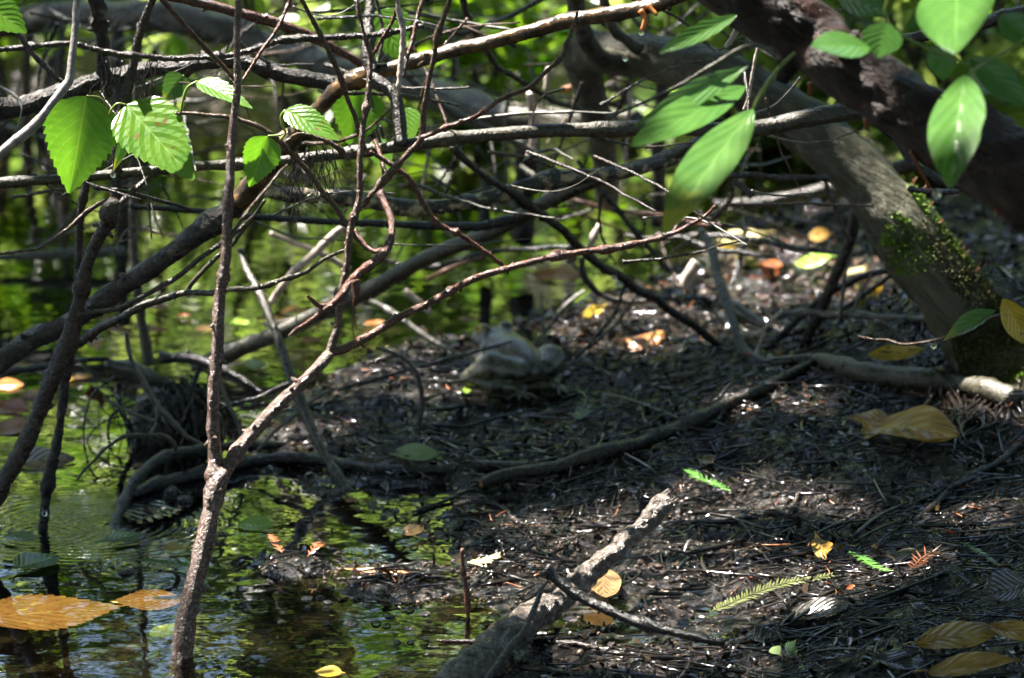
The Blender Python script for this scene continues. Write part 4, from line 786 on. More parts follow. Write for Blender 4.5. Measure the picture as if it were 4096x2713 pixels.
for s in (-1, 1):
    mb = MB(); ball(mb, (0, 0, 0), 0.62); mb.v = [frog_tf(mb.v[0] + np.array((s * 1.6, 6.85, 5.42)))]; e = build(mb, 'eye', M['iris'], frog)
    mb = MB(); ball(mb, (0, 0, 0), 0.34); mb.v = [frog_tf(mb.v[0] + np.array((s * 1.95, 6.9, 5.48)))]; build(mb, 'pupil', M['eye'], e)

# ================================================================ fallen leaves
fl = fallen
fl('large crinkled tan leaf curling up from the mud at the right', 'tanleaf', (3440, 1740), (3835, 1850), 260, up=0.012, lift=0.012, wave=0.16, fold=0.35, tilt=(0.1, -0.75, 0))
fl('torn lobe of tan leaf beside the large tan leaf', 'tanleaf', (3560, 1725), (3395, 1722), 90, lift=0.012, wave=0.12, tilt=(0, -0.6, 0), stalk=False)
fl('yellow leaf lying above the grey fallen bough, right', 'yellow', (3690, 1450), (3470, 1478), 75, lift=0.012, tilt=(0, -1.1, 0), wave=0.05)
fl('mottled brown leaf at the bottom right corner', 'tanleaf', (3660, 2648), (3990, 2600), 150, lift=0.012, wave=0.10, tilt=(0, -0.6, 0))
fl('curled tan leaf cut by the right edge at the bottom', 'tanleaf', (3950, 2600), (4180, 2650), 110, lift=0.02, wave=0.14, tilt=(0, -0.7, 0))
fl('tan leaf cut by the bottom edge in the right corner', 'tanleaf', (3700, 2735), (4080, 2690), 130, lift=0.01, wave=0.1, tilt=(0, -0.4, 0))
fl('pale green leaf lying by the black stick below the frog', 'paleg', (1755, 1855), (1555, 1875), 120, lift=0.010, tilt=(0, -0.35, 0))
fl('black leaf curled beside the pale green leaf', 'darkleaf', (1610, 1885), (1410, 1880), 110, lift=0.010, tilt=(0, -0.8, 0), wave=0.1)
fl('tiny bright green leaf beside the pale green leaf', 'limeleaf', (1770, 1872), (1742, 1872), 20, lift=0.008, tilt=(0, -0.5, 0), stalk=False)
fl('orange leaf floating in the shallow water, lower middle', 'orange', (1690, 2318), (1375, 2308), 95, water=0.006, shape='lance', wave=0.03, tilt=(0, -.2, 0))
fl('large orange toothed leaf just under the water at the lower left corner', 'pinkleaf', (-140, 2475), (500, 2420), 520, water=-0.002, shape='lance', teeth=16, wave=0.004, fold=0.02, tilt=(0, 0, 0))
fl('second orange leaf under the water right of the big toothed one', 'pinkleaf', (750, 2392), (440, 2405), 300, water=-0.0022, shape='lance', teeth=12, wave=0.004, fold=0.02, tilt=(0, 0, 0))
fl('orange-brown folded leaf on the mud right of the frog', 'orange', (2510, 1400), (2660, 1385), 150, lift=0.012, tilt=(0, -0.8, 0), fold=-0.5, wave=0.08)
fl('small yellow leaf on the mud below the orange-brown folded leaf', 'yellow', (2595, 1462), (2665, 1468), 60, lift=0.006, tilt=(0, -0.5, 0))
fl('translucent brown leaf against the broken log', 'brownleaf', (2400, 2340), (2420, 2455), 150, lift=0.012, tilt=(0, -0.8, 0), wave=0.08)
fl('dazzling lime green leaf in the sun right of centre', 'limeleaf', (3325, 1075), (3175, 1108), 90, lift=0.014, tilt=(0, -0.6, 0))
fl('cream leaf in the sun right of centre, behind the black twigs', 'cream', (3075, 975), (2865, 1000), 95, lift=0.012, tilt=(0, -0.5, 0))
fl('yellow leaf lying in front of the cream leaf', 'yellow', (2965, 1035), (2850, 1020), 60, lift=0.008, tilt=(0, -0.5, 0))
fl('rust red curled leaf arched on the sunlit mud', 'rust', (3040, 1125), (3130, 1135), 95, lift=0.020, tilt=(0, -1.2, 0), fold=-0.9, wave=0.12)
fl('yellow leaf standing on edge between the dark sticks, right', 'yellow', (3525, 1185), (3432, 1262), 45, lift=0.010, tilt=(0.3, -1.4, 0))
fl('cream-yellow leaf under the dark sticks near the mossy trunk', 'cream', (3460, 1112), (3385, 1150), 55, lift=0.012, tilt=(0, -0.9, 0))
fl('ochre leaf behind the dark sticks near the mossy trunk', 'tanleaf', (3500, 930), (3420, 945), 50, lift=0.02, tilt=(0, -0.9, 0))
fl('ochre leaf on the mud above the lime green leaf', 'tanleaf', (3320, 975), (3230, 985), 70, lift=0.012, tilt=(0, -0.9, 0))
fl('small teardrop tan leaf standing on the litter, lower right', 'tanleaf', (3262, 2205), (3305, 2285), 85, lift=0.012, tilt=(0, -1.3, 0), shape='spoon')
fl('small brown leaf on the litter above the lit green sprig', 'brownleaf', (2800, 1865), (2852, 1905), 60, lift=0.008, tilt=(0, -0.9, 0))
fl('dark green leaf floating at the left below the ripples', 'floatg', (60, 2300), (235, 2245), 170, water=0.004, tilt=(0, -.2, 0), wave=0.03)
fl('pale green leaf floating below the curved black stick', 'floatg', (410, 2190), (590, 2152), 110, water=0.004, shape='lance', tilt=(0, -.2, 0), wave=0.03)
fl('grey-green leaf floating by the left edge of the ripples', 'floatg', (10, 2165), (150, 2180), 100, water=0.004, tilt=(0, -.2, 0), wave=0.03)
fl('small yellow spoon-shaped leaf floating left of the forked branch', 'yellow', (755, 2212), (648, 2212), 70, water=0.004, shape='spoon', wave=0.02)
fl('yellow-green leaf floating right of the forked branch base', 'limeleaf', (955, 2110), (1090, 2120), 130, water=0.003, wave=0.03)
fl('pale leaf under the water left of the branch foot', 'paleg', (622, 2490), (720, 2530), 150, water=-0.004, wave=0.01, fold=0.02)
fl('yellow leaf floating at the bottom edge, right of the branch foot', 'yellow', (1370, 2715), (1260, 2705), 90, water=0.003, wave=0.02)
fl('dark wet leaf lying at the right edge near the bottom', 'darkleaf', (4110, 2395), (3920, 2450), 190, lift=0.012, tilt=(0, -0.5, 0))
fl('black flattened leaf on the mud, lower right of the olive sprig', 'darkleaf', (3120, 2500), (3400, 2470), 190, lift=0.004, tilt=(0, -0.2, 0))
fl('black leaf on the mud left of the bottom right tan leaf', 'darkleaf', (3500, 2660), (3680, 2710), 150, lift=0.004)
fl('black leaf lying right of the bottom stick', 'darkleaf', (3000, 2600), (3120, 2560), 120, lift=0.006, tilt=(0, -.4, 0))
fl('grey decayed leaf beside the orange sprig, lower right', 'darkleaf', (3560, 2270), (3690, 2240), 80, lift=0.004)
fl('bright yellow-green curled leaf by the water behind the frog', 'yellow', (2420, 1265), (2330, 1315), 50, lift=0.012, tilt=(0, -0.8, 0))
fl('orange leaf on the water behind the forked branch, centre', 'orange', (2130, 1110), (2330, 1125), 150, water=0.004)
fl('small dark green leaf standing at the bottom, right of the log', 'floatg', (3150, 2700), (3180, 2620), 60, lift=0.012, tilt=(.6, -1.3, 0), shape='lance')
fl('curled pale green leaf at the bottom beside the dark green one', 'paleg', (3120, 2695), (3090, 2650), 50, lift=0.012, tilt=(-.3, -1.2, 0), shape='spoon')
fl('rust coloured dead leaf hanging at the root clump', 'rust', (360, 1450), (400, 1510), 80, lift=0.03, tilt=(0, -1.2, 0))
fl('translucent grey leaf scrap at the shallow edge, lower middle', 'brownleaf', (1615, 2170), (1690, 2130), 70, lift=0.006, tilt=(0, -.9, 0))
fl('small orange fruit-like leaf by the wet edge, lower middle', 'orange', (1420, 2025), (1380, 2020), 40, water=0.004)
fl('lime scrap of leaf on the mud in front of the frog foot', 'limeleaf', (1850, 1590), (1885, 1590), 60, lift=0.004)
fl('green leaf floating left, below the mossy branch', 'limeleaf', (195, 1345), (250, 1330), 90, water=0.004)
fl('small pale green leaf on the sunlit mud behind the forked branch', 'limeleaf', (930, 1315), (1000, 1308), 60, water=0.006)
fl('green leaf at the water edge right of the leaning olive stick', 'paleg', (970, 1490), (1070, 1480), 90, water=0.006)
# drowned and drifting leaves seen only as soft orange and olive patches on the left water
dl = [(30, 1560, 130), (150, 1600, 160), (430, 1290, 90), (480, 1330, 120), (60, 1720, 200), (170, 1860, 260), (250, 1540, 110), (40, 1650, 160), (620, 1330, 110), (330, 1520, 90), (90, 1480, 90), (560, 1880, 60), (640, 1240, 80), (820, 1330, 90), (1080, 1290, 110), (1240, 1380, 100), (1500, 1300, 90), (1880, 1290, 90), (1180, 1260, 120), (740, 1280, 60)]
for k, (x, y, L) in enumerate(dl):
    fallen('soft orange or olive leaf drifting on the far left water', ('orange', 'brownleaf', 'tanleaf', 'rust')[k % 4], (x - L / 2, y + random.uniform(-12, 12)), (x + L / 2, y + random.uniform(-12, 12)), L * random.uniform(.4, .8), water=0.003, group='leaves drifting on the left water', stalk=False)
# countless? no: each scrap that shows
for k in range(60):
    for _ in range(50):
        x = random.uniform(1350, 4050); y = random.uniform(1150, 2680)
        q = G(x, y)
        if q[2] > 0.006: break
    L = random.uniform(25, 62); a = random.uniform(0, 6.28)
    fallen('small dead leaf scrap lying among the twigs on the dark mud', ('brownleaf', 'darkleaf', 'rust', 'tanleaf', 'darkleaf')[k % 5], (x, y), (x + L * math.cos(a), y + L * .35 * math.sin(a) + 3), L * random.uniform(.35, .7), lift=random.uniform(.003, .007), tilt=(random.uniform(-.6, .6), random.uniform(-.8, .2), 0), group='leaf scraps on the mud', stalk=False, n=9, m=5, wave=0.12)

# ================================================================ conifer sprigs
def sprig(label, mat, pts, needles=18, nl=0.008, water=None, lift=0.005, flat=0.35, group=None):
    rows = []
    for (x, y) in pts:
        p = G(x, y); p[2] = water if water is not None else p[2] + lift; rows.append((*p, 0.0007))
    S = smooth_path(rows, needles); root = empty('conifer_sprig', S[0, :3]); tag(root, label, 'sprig', group)
    mb = MB(); mb.tube(S, 5); build(mb, 'stalk', M[mat], root); mb = MB()
    for i in range(1, needles):
        t = S[i, :3] - S[i - 1, :3]; t /= np.linalg.norm(t); up = np.array((0.15, -0.35, 1.0)); sd = np.cross(t, up); sd /= np.linalg.norm(sd)
        for s in (-1, 1):
            k = math.sin(math.pi * (0.12 + 0.85 * i / needles)); l = nl * (0.45 + 0.6 * k) * random.uniform(.8, 1.15); d = t * 0.75 + sd * s * random.uniform(.7, 1.0) + up * random.uniform(-.05, .3); d /= np.linalg.norm(d)
            p = S[i, :3]; wv = np.cross(d, up); wv = wv / np.linalg.norm(wv) * 0.0009
            mb.add([p - wv * .5, p + wv * .5, p + d * l * .5 + wv, p + d * l, p + d * l * .5 - wv], [(0, 1, 2, 3, 4)])
    build(mb, 'needles', M[mat], root, smooth=False); return root
sprig('bright green fir sprig in the sun patch above the lower right litter', 'needle', [(2925, 2020), (2840, 1985), (2790, 1960), (2750, 1935)], 20, .009, lift=.012)
sprig('dark green flat sprig lying on the mud, lower right', 'needle', [(3395, 2250), (3440, 2280), (3490, 2310), (3545, 2338)], 20, .010, lift=.010)
sprig('thin green sprig near the right edge, lower right', 'needle', [(3840, 2222), (3890, 2240), (3940, 2275), (3985, 2310)], 22, .007, lift=.010)
sprig('orange dead sprig on the mud between the two green sprigs', 'needler', [(3640, 2335), (3690, 2290), (3740, 2270), (3815, 2300)], 14, .012, lift=.012)
sprig('long olive sprig lying on the wet mud below the sunlit patch', 'needleo', [(2850, 2480), (2980, 2425), (3120, 2375), (3320, 2345)], 40, .009, lift=.008)
sprig('green feathery sprig floating left of the forked branch base', 'needle', [(555, 2262), (640, 2272), (710, 2282), (775, 2290)], 22, .007, water=.004)
sprig('rusty sprig standing in the debris right of the forked branch', 'needler', [(1130, 2265), (1110, 2235), (1085, 2195)], 14, .007, lift=.012)
sprig('small rusty sprig beside the debris right of the forked branch', 'needler', [(1230, 2290), (1260, 2250), (1285, 2225)], 12, .007, lift=.012)
sprig('bleached sprig lying right of the thin upright stick', 'cream', [(1870, 2310), (1930, 2300), (1990, 2298)], 14, .008, lift=.012)
sprig('green fan-shaped sprig on the mud right of the frog', 'needle', [(2300, 1740), (2330, 1690), (2345, 1650), (2310, 1618)], 12, .009, lift=.014)
sprig('second spray of the green fan right of the frog', 'needle', [(2300, 1740), (2360, 1690), (2420, 1680)], 12, .009, lift=.014)
sprig('yellow stalked sprig lying right of the green fan', 'needleo', [(2720, 1715), (2600, 1680), (2500, 1640), (2420, 1620)], 18, .006, lift=.010)
sprig('olive sprig standing at the foot of the log, bottom', 'needleo', [(2060, 2700), (2075, 2665), (2070, 2640)], 10, .007, lift=.01)

# ================================================================ litter that nobody could count
def litter(n, name, label, lmin, lmax, rmin, rmax, region, seed, mat, up=0.004):
    r2 = np.random.default_rng(seed); mb = MB(); k = 0
    x = r2.uniform(region[0], region[1], n * 3); y = r2.uniform(region[2], region[3], n * 3); h = height(x, y); ok = h > 0.004
    # thicker mats in places
    ok &= r2.random(n * 3) < np.clip(0.55 + 1.3 * vnoise(x * 6 + seed, y * 6), 0.08, 1)
    for X, Y in zip(x[ok][:n], y[ok][:n]):
        L = r2.uniform(lmin, lmax) * (0.5 + r2.random()); a = r2.uniform(0, math.pi); t = np.linspace(-.5, .5, 5); cv = r2.normal() * 0.25
        px = X + L * (t * math.cos(a) - cv * t * t * math.sin(a)); py = Y + L * (t * math.sin(a) + cv * t * t * math.cos(a)); pz = height(px, py)
        line = np.polyfit(t, pz, 1); pz = np.maximum(line[0] * t + line[1] + up * r2.random(), pz - 0.003) + r2.uniform(0, 0.006) * np.abs(r2.normal()); pz = np.maximum(pz, -0.002)
        r = r2.uniform(rmin, rmax); mb.tube(np.stack([px, py, pz, r * np.array((.7, 1, 1, .9, .5))], 1), 4 if r < .0012 else 6)
    o = build(mb, name, M[mat]); tag(o, label, 'litter', None, 'stuff'); return o
litter(5200, 'twig_litter', 'mat of thin dark wet twigs and rootlets covering the muddy bank', .012, .05, .00035, .0010, (-0.25, 0.72, 3.2, 4.6), 21, 'litter')
litter(900, 'twig_litter', 'scattered thicker dark twigs among the litter on the bank', .03, .09, .0010, .0022, (-0.25, 0.8, 3.2, 5.4), 22, 'litter')
litter(500, 'needle_litter', 'scattered rusty needles on the muddy bank', .006, .02, .0004, .0007, (-0.25, 0.7, 3.2, 5.2), 23, 'needler')
def crumbs(n, seed, region, rmin, rmax, mat, label, name='mud_crumbs'):
    r2 = np.random.default_rng(seed); x = r2.uniform(region[0], region[1], n * 3); y = r2.uniform(region[2], region[3], n * 3); h = height(x, y); ok = (h > -0.003); x = x[ok][:n]; y = y[ok][:n]; h = h[ok][:n]
    ph = (1 + 5 ** .5) / 2; IV = np.array([(-1, ph, 0), (1, ph, 0), (-1, -ph, 0), (1, -ph, 0), (0, -1, ph), (0, 1, ph), (0, -1, -ph), (0, 1, -ph), (ph, 0, -1), (ph, 0, 1), (-ph, 0, -1), (-ph, 0, 1)]) / 1.9
    IF = [(0, 11, 5), (0, 5, 1), (0, 1, 7), (0, 7, 10), (0, 10, 11), (1, 5, 9), (5, 11, 4), (11, 10, 2), (10, 7, 6), (7, 1, 8), (3, 9, 4), (3, 4, 2), (3, 2, 6), (3, 6, 8), (3, 8, 9), (4, 9, 5), (2, 4, 11), (6, 2, 10), (8, 6, 7), (9, 8, 1)]
    V = []; F = []
    for k in range(len(x)):
        r = r2.uniform(rmin, rmax) * (1 + (r2.random() < .06)); q = IV * r * r2.uniform(.6, 1.3, 3) * (1 + r2.normal(size=(12, 1)) * .15); V.append(q + np.array((x[k], y[k], max(h[k], 0) + r * .2))); F += [tuple(i + 12 * k for i in f) for f in IF]
    mb = MB(); mb.add(np.vstack(V), F); o = build(mb, name, M[mat]); tag(o, label, 'mud', None, 'stuff')
crumbs(8500, 31, (-0.25, 0.6, 3.2, 4.7), .0008, .0021, 'crumb', 'wet crumbs of mud and rotten wood strewn over the bank')
crumbs(900, 32, (0.0, 0.55, 4.4, 5.4), .002, .005, 'crumb', 'wet glinting debris on the far sunlit mud')

def chips(n, seed, region, L, label):
    r2 = np.random.default_rng(seed); x = r2.uniform(region[0], region[1], n * 3); y = r2.uniform(region[2], region[3], n * 3); h = height(x, y); ok = h > 0.001; x = x[ok][:n]; y = y[ok][:n]; h = h[ok][:n]
    mb = MB(); mass_leaves(mb, np.stack([x, y, h + .002], 1), L, L * .6, up=1.5, droop=-.12); o = build(mb, 'leaf_litter', M['chip']); tag(o, label, 'litter', None, 'stuff')
chips(5200, 41, (-0.25, 0.6, 3.2, 4.7), .011, 'rotten wet leaf flakes plastered over the near muddy bank')
chips(1600, 42, (-0.1, 0.8, 4.4, 5.6), .018, 'rotten wet leaf flakes strewn over the far muddy bank')
# black lumps and bubbles in the shallow water
for k, (x, y, r) in enumerate([(1405, 2500, 55), (1540, 2350, 40), (1470, 2430, 36), (1560, 2470, 36), (1630, 2520, 34), (1230, 2405, 40), (1310, 2415, 36), (500, 2300, 60), (690, 1990, 70), (740, 2010, 60), (1700, 2460, 40), (1280, 2060, 36), (1330, 2200, 34)]):
    p = G(x, y); mb = MB(); R_ = r * mpp(p) * .5; ball(mb, (p[0], p[1], 0.0), R_, 1.15, 1.0, .62 if k != 8 else 1.2, 18)
    mb.v[0] = mb.v[0] * 1.0 + np.stack([vnoise(mb.v[0][:, 0] * 260, mb.v[0][:, 2] * 260 + k), vnoise(mb.v[0][:, 1] * 260, mb.v[0][:, 0] * 260), vnoise(mb.v[0][:, 2] * 260, mb.v[0][:, 1] * 200)], 1) * R_ * .45
    o = build(mb, 'mud_lump', M['mud'], None, base=np.array((p[0], p[1], 0.0)))
    tag(o, 'wet black lump breaking the water surface near the forked branch', 'lump', 'black lumps in the shallows')
for k in range(26):
    x = random.uniform(1150, 1850); y = random.uniform(2000, 2600); p = G(x, y)
    R_ = random.uniform(9, 22) * mpp(p); mb = MB(); ball(mb, (p[0], p[1], max(p[2], 0.0)), R_, 1, 1, .8, 14); o = build(mb, 'bubble', M['bubble'], None, base=np.array((p[0], p[1], max(p[2], 0))))
    tag(o, 'small clear bubble resting on the shallow water', 'bubble', 'bubbles on the shallows')
for (x, y, yy, r, lab) in [(2565, 130, 3.655, 11, 'water drop hanging from the peeled stub at top centre'), (453, 700, 3.578, 11, 'water drop at the tip of the folded yellowish leaf'), (3748, 775, 2.9, 17, 'water drop hanging below the glossy leaf, right'), (2456, 1112, 4.06, 11, 'water drop under the straight slanting twig'), (1280, 805, 3.6, 9, 'water drop under the lichen-crusted branch'), (3735, 1380, 3.69, 14, 'water drop under the yellowing leaf twig'), (2500, 235, 3.9, 10, 'water drop on the upper curved branch'), (178, 2052, 3.73, 12, 'white drop stuck on the dark stem above the water')]:
    p = P(x, y, yy); mb = MB(); ball(mb, p, r * mpp(p), 1, 1, 1.15, 16); tag(build(mb, 'water_drop', M['drop'], None, base=p), lab, 'drop')
part2 = [([(2560, 40, 26), (2580, 80, 24), (2566, 125, 16)], 'short peeled stub hanging under the brown branch'), ([(2590, 20, 22), (2620, 50, 20), (2625, 62, 15)], 'second cut stub under the brown branch at top centre')]
for pts, lab in part2: branch('stub', lab, 'orange', pts, 3.66, 3.655, rough=0.15)

# ================================================================ behind: fallen log, stems in the water, tangle
branch('fallen_log', 'big blurred grey log lying across the background, upper left to centre', 'olive', [(-260, 130, 100, 5.6), (0, 95, 104, 5.55), (300, 60, 100, 5.5), (600, 60, 96, 5.4), (850, 110, 100, 5.35), (1100, 190, 100, 5.3), (1350, 270, 104, 5.2), (1600, 340, 120, 5.1), (1800, 400, 124, 5.0), (2000, 455, 110, 4.9), (2300, 490, 90, 4.8), (2550, 480, 80, 4.7)], 0, rough=0.3, cat='log')
for pts, y0, y1, mat, lab in [
    ([(2110, 560, 90), (2100, 760, 84), (2090, 900, 80), (2085, 960, 84)], 4.95, 5.0, 'black', 'dark upright stump standing in the far water behind the centre'),
    ([(1950, 700, 46), (1940, 850, 48), (1945, 960, 50)], 5.0, 5.02, 'black', 'dark thin post standing in the far water left of the stump'),
    ([(480, -60, 60), (470, 200, 64), (480, 420, 66), (490, 640, 70)], 5.75, 5.75, 'black', 'blurred dark trunk at the far left bank'),
    ([(2650, 300, 44), (2640, 520, 46), (2630, 760, 50), (2625, 900, 50)], 5.0, 5.05, 'dark', 'blurred stem standing right of the stump'),
    ([(250, 100, 30), (245, 400, 32), (250, 640, 34)], 5.8, 5.8, 'dark', 'thin blurred stem at the far left edge'),
    ([(2880, 830, 40), (3300, 760, 56), (3700, 640, 60), (4200, 520, 60)], 4.9, 4.95, 'dark', 'dark blurred log lying behind the mossy trunk'),
    ([(-60, 1035, 22), (150, 1020, 36), (330, 1012, 44), (500, 1005, 36)], 4.98, 5.0, 'grey', 'slaty half-sunk stick lying on the far left water'),
    ([(2250, 360, 24), (2330, 330, 22), (2400, 305, 20)], 4.6, 4.6, 'orange', 'rusty twig end glowing in the background, upper centre'),
    ([(1480, 170, 20), (1650, 330, 30), (1800, 440, 36), (1960, 520, 32), (2100, 590, 28), (2180, 640, 22)], 4.4, 4.5, 'grey', 'grey branch slanting behind the long grey one, upper centre'),
    ([(1840, -20, 26), (1900, 130, 28), (1980, 250, 26), (2100, 340, 22), (2250, 420, 20), (2450, 470, 16)], 4.0, 4.3, 'olive', 'slim grey twig curving from the top edge through the centre'),
    ([(1700, 110, 18), (1850, 125, 20), (2050, 60, 22), (2200, -20, 24)], 4.3, 4.2, 'olive', 'slim olive twig near the top edge, centre'),
    ([(2120, 370, 30), (2130, 480, 30), (2125, 590, 26), (2110, 640, 24)], 4.5, 4.55, 'pale', 'bleached upright twig with sun flecks, upper centre'),
    ([(2200, 270, 26), (2190, 330, 24), (2180, 365, 16)], 4.5, 4.5, 'pale', 'short bright twig fleck above the bleached upright twig'),
    ([(2230, 780, 16), (2400, 830, 20), (2600, 860, 22), (2780, 890, 20), (2900, 905, 16)], 4.6, 4.55, 'red', 'rusty stick lying level behind the centre, below the lichen branch'),
    ([(2310, 640, 16), (2430, 790, 22), (2560, 940, 22), (2680, 1090, 18)], 4.3, 4.35, 'dark', 'dark twig slanting behind the tip of the forked branch'),
    ([(2400, 900, 26), (2375, 945, 28), (2360, 985, 18)], 4.5, 4.5, 'pale', 'short white sunlit twig above the forked branch tip'),
    ([(2440, 480, 14), (2480, 420, 20), (2530, 270, 18), (2545, 230, 12)], 4.35, 4.35, 'red', 'reddish dead twig standing left of the pointed leaves'),
    ([(2500, 650, 14), (2510, 540, 18), (2515, 430, 16), (2520, 340, 14)], 4.4, 4.4, 'pale', 'pale dead twig standing left of the pointed leaves'),
    ([(3030, 190, 9), (3015, 280, 13), (2995, 380, 12), (2975, 440, 9)], 3.75, 3.75, 'pale', 'slim sunlit twig in front of the arching mossy trunk'),
    ([(2950, 110, 26), (2925, 160, 22), (2900, 190, 12)], 3.7, 3.7, 'pale', 'short pale twig tip above the pointed leaves'),
    ([(1700, 1120, 13), (1830, 1060, 16), (1940, 1030, 17)], 4.5, 4.5, 'red', 'rusty twig behind the middle of the forked branch'),
    ([(1500, 1030, 20), (1700, 1070, 22), (1900, 1020, 22), (2100, 1000, 18), (2400, 990, 14)], 4.55, 4.6, 'black', 'dark twig running level behind the forked branch, centre'),
    ([(1400, 1160, 22), (1550, 1240, 26), (1680, 1330, 26), (1850, 1430, 20)], 4.5, 4.42, 'grey', 'grey stick slanting through the debris left of the frog'),
    ([(1060, 1300, 26), (1250, 1270, 28), (1450, 1200, 24)], 4.4, 4.45, 'pale', 'bleached stick in the sunlit debris left of centre'),
    ([(1620, 1160, 26), (1680, 1210, 28), (1720, 1250, 22)], 4.5, 4.5, 'pale', 'short broad bleached stick in the debris left of centre'),
]:
    branch('stump' if 'stump' in lab else 'trunk' if 'trunk at' in lab else 'log' if ' log ' in lab else 'stick' if 'stick' in lab else 'branch' if 'branch slanting' in lab else 'stem' if 'stem' in lab else 'post' if 'post' in lab else 'twig', lab, mat, pts, y0, y1, rough=0.3, spurs=2)
tw = random.Random(5)
for k in range(300):
    y = tw.uniform(3.6, 5.4); gmax = 1356 + (math.degrees(math.atan(1.0 / y)) - 12.3) / 14 * 4096
    x = tw.uniform(-100, 3100); y_ = tw.uniform(-40, min(gmax - 80, 1050)); L = tw.uniform(180, 620); a = tw.choice([tw.uniform(-.6, .6), tw.uniform(-.6, .6), tw.uniform(.8, 2.3)]); cv = tw.uniform(-60, 60); th = tw.uniform(5, 16)
    pts = [(x + L * t * math.cos(a) - cv * math.sin(t * 3.1) * math.sin(a), min(y_ + L * t * math.sin(a) + cv * math.sin(t * 3.1) * math.cos(a), gmax), th * (1.1 - .6 * t)) for t in (0, .3, .6, 1)]
    if any(q[1] > 1080 or (1780 < q[0] < 2350 and q[1] > 1020) for q in pts): continue
    mx, my = pts[1][0], pts[1][1]; tm = tw.choice(['dark', 'dark', 'black', 'olive', 'brown', 'grey'])
    zone = ('top ' if my < 330 else 'upper ' if my < 700 else 'middle ') + ('far left' if mx < 500 else 'left' if mx < 1200 else 'centre left' if mx < 1800 else 'centre' if mx < 2400 else 'centre right')
    tl = 'thin %s bare twig, %s, in the tangle at the %s' % (tm, 'running level' if abs(math.sin(a)) < .25 else 'slanting' if abs(math.sin(a)) < .85 else 'upright', zone)
    branch('twig', tl, tm, pts, y, y + tw.uniform(-.15, .15), group='bare twigs of the background tangle', rough=0.3, spurs=3)

# hanging rootlets on the upper left branches
for k, (x, y) in enumerate([(430, 230), (455, 330), (520, 200), (545, 300), (480, 380), (560, 350), (590, 330), (620, 250), (410, 320), (470, 260), (1230, 610), (1260, 600), (1290, 620), (1310, 600), (1200, 620), (1240, 640), (1165, 700), (1205, 760), (1265, 690)]):
    mb = MB()
    for j in range(5):
        a = P(x + random.uniform(-25, 25), y + random.uniform(-20, 20), 3.62); b = P(x + random.uniform(-50, 60), y + random.uniform(80, 170), 3.62); c = (a + b) / 2 + rng.normal(size=3) * .004
        mb.tube(smooth_path([(*a, .0005), (*c, .0004), (*b, .00025)], 8), 4)
    o = build(mb, 'rootlet_tuft', M['root']); tag(o, 'tuft of fine dead rootlets snagged on the upper left branches', 'rootlets', 'rootlet tufts snagged in the branches')

# ================================================================ far bank shrubs
def shrub(name, label, x, y, h, rx, ry, n, leafL, mat, group, z0=0.02):
    gz = float(height(np.array([x]), np.array([y]))[0]); root = empty(name, (x, y, gz)); tag(root, label, 'shrub' if name == 'shrub' else 'tree', group)
    k = 5; mb = MB(); tips = []
    for j in range(k):
        a = random.uniform(0, 6.28); q = (x + math.cos(a) * rx * .6, y + math.sin(a) * ry * .5, gz + h * random.uniform(.5, .95)); tips.append(q)
        stick(mb, [(x + random.uniform(-.03, .03), y, gz - .03, .012 * h + .004), ((x + q[0]) / 2 + random.uniform(-.08, .08), (y + q[1]) / 2, gz + h * .35, .009 * h + .003), (*q, .003)], .2, .4, 6, 0, 4)
    build(mb, 'stems', M['dark'], root)
    nc = max(6, n // 28); C = []
    for j in range(nc):
        u = rng.normal(size=3); u /= np.linalg.norm(u); u *= rng.random() ** 0.4; c = np.array((x + u[0] * rx, y + u[1] * ry, gz + z0 + h * .5 + u[2] * h * .5))
        C.append(c + rng.normal(size=(28, 3)) * np.array((rx, ry, h * .5)) * .17)
    C = np.vstack(C); C[:, 2] = np.maximum(C[:, 2], 0.03); mb = MB(); mass_leaves(mb, C, leafL, leafL * .62); build(mb, 'crown', M[mat], root); return root
for k in range(13):
    x = -1.45 + k * .235 + random.uniform(-.06, .06); y = random.uniform(5.95, 6.35) - (0.25 if k in (8, 9) else 0)
    shrub('shrub', 'low bright green shrub at the water edge of the far bank', x, y, random.uniform(.35, .7), random.uniform(.16, .26), .2, 290, .058, 'mass' if k % 3 else 'mass2', 'shrubs along the far water edge')
for k in range(13):
    x = -2.7 + k * .44 + random.uniform(-.1, .1); y = random.uniform(8.5, 9.3)
    shrub('shrub', 'tall leafy green shrub rising behind the far water edge', x, y, random.uniform(1.1, 1.9), random.uniform(.36, .52), .4, 480, .085, 'mass' if k % 2 else 'mass2', 'tall shrubs of the far bank')
for k in range(9):
    x = -3.6 + k * .9 + random.uniform(-.2, .2); y = random.uniform(11.5, 13.5)
    shrub('tree', 'leafy green tree standing in the wood behind the far bank', x, y, random.uniform(3.2, 4.6), random.uniform(.9, 1.2), .9, 800, .13, 'mass2' if k % 2 else 'mass', 'trees of the wood behind')
for k in range(15):
    x = -1.7 + k * .24 + random.uniform(-.06, .06); y = random.uniform(6.75, 7.4)
    shrub('shrub', 'low green bush covering the slope behind the far water edge', x, y, random.uniform(.25, .5), random.uniform(.16, .24), .22, 240, .065, 'mass', 'low bushes on the far slope')
xx = rng.uniform(-2.6, 2.6, 5200); yy = rng.uniform(6.0, 9.6, 5200); hz = height(xx, yy); ok = hz > .01
mb = MB(); mass_leaves(mb, np.stack([xx[ok], yy[ok], hz[ok] + rng.uniform(.01, .07, ok.sum())], 1), .07, .05, up=1.0, droop=-.1); tag(build(mb, 'ground_cover', M['mass']), 'leafy green ground cover on the slope of the far bank', 'plants', None, 'stuff')
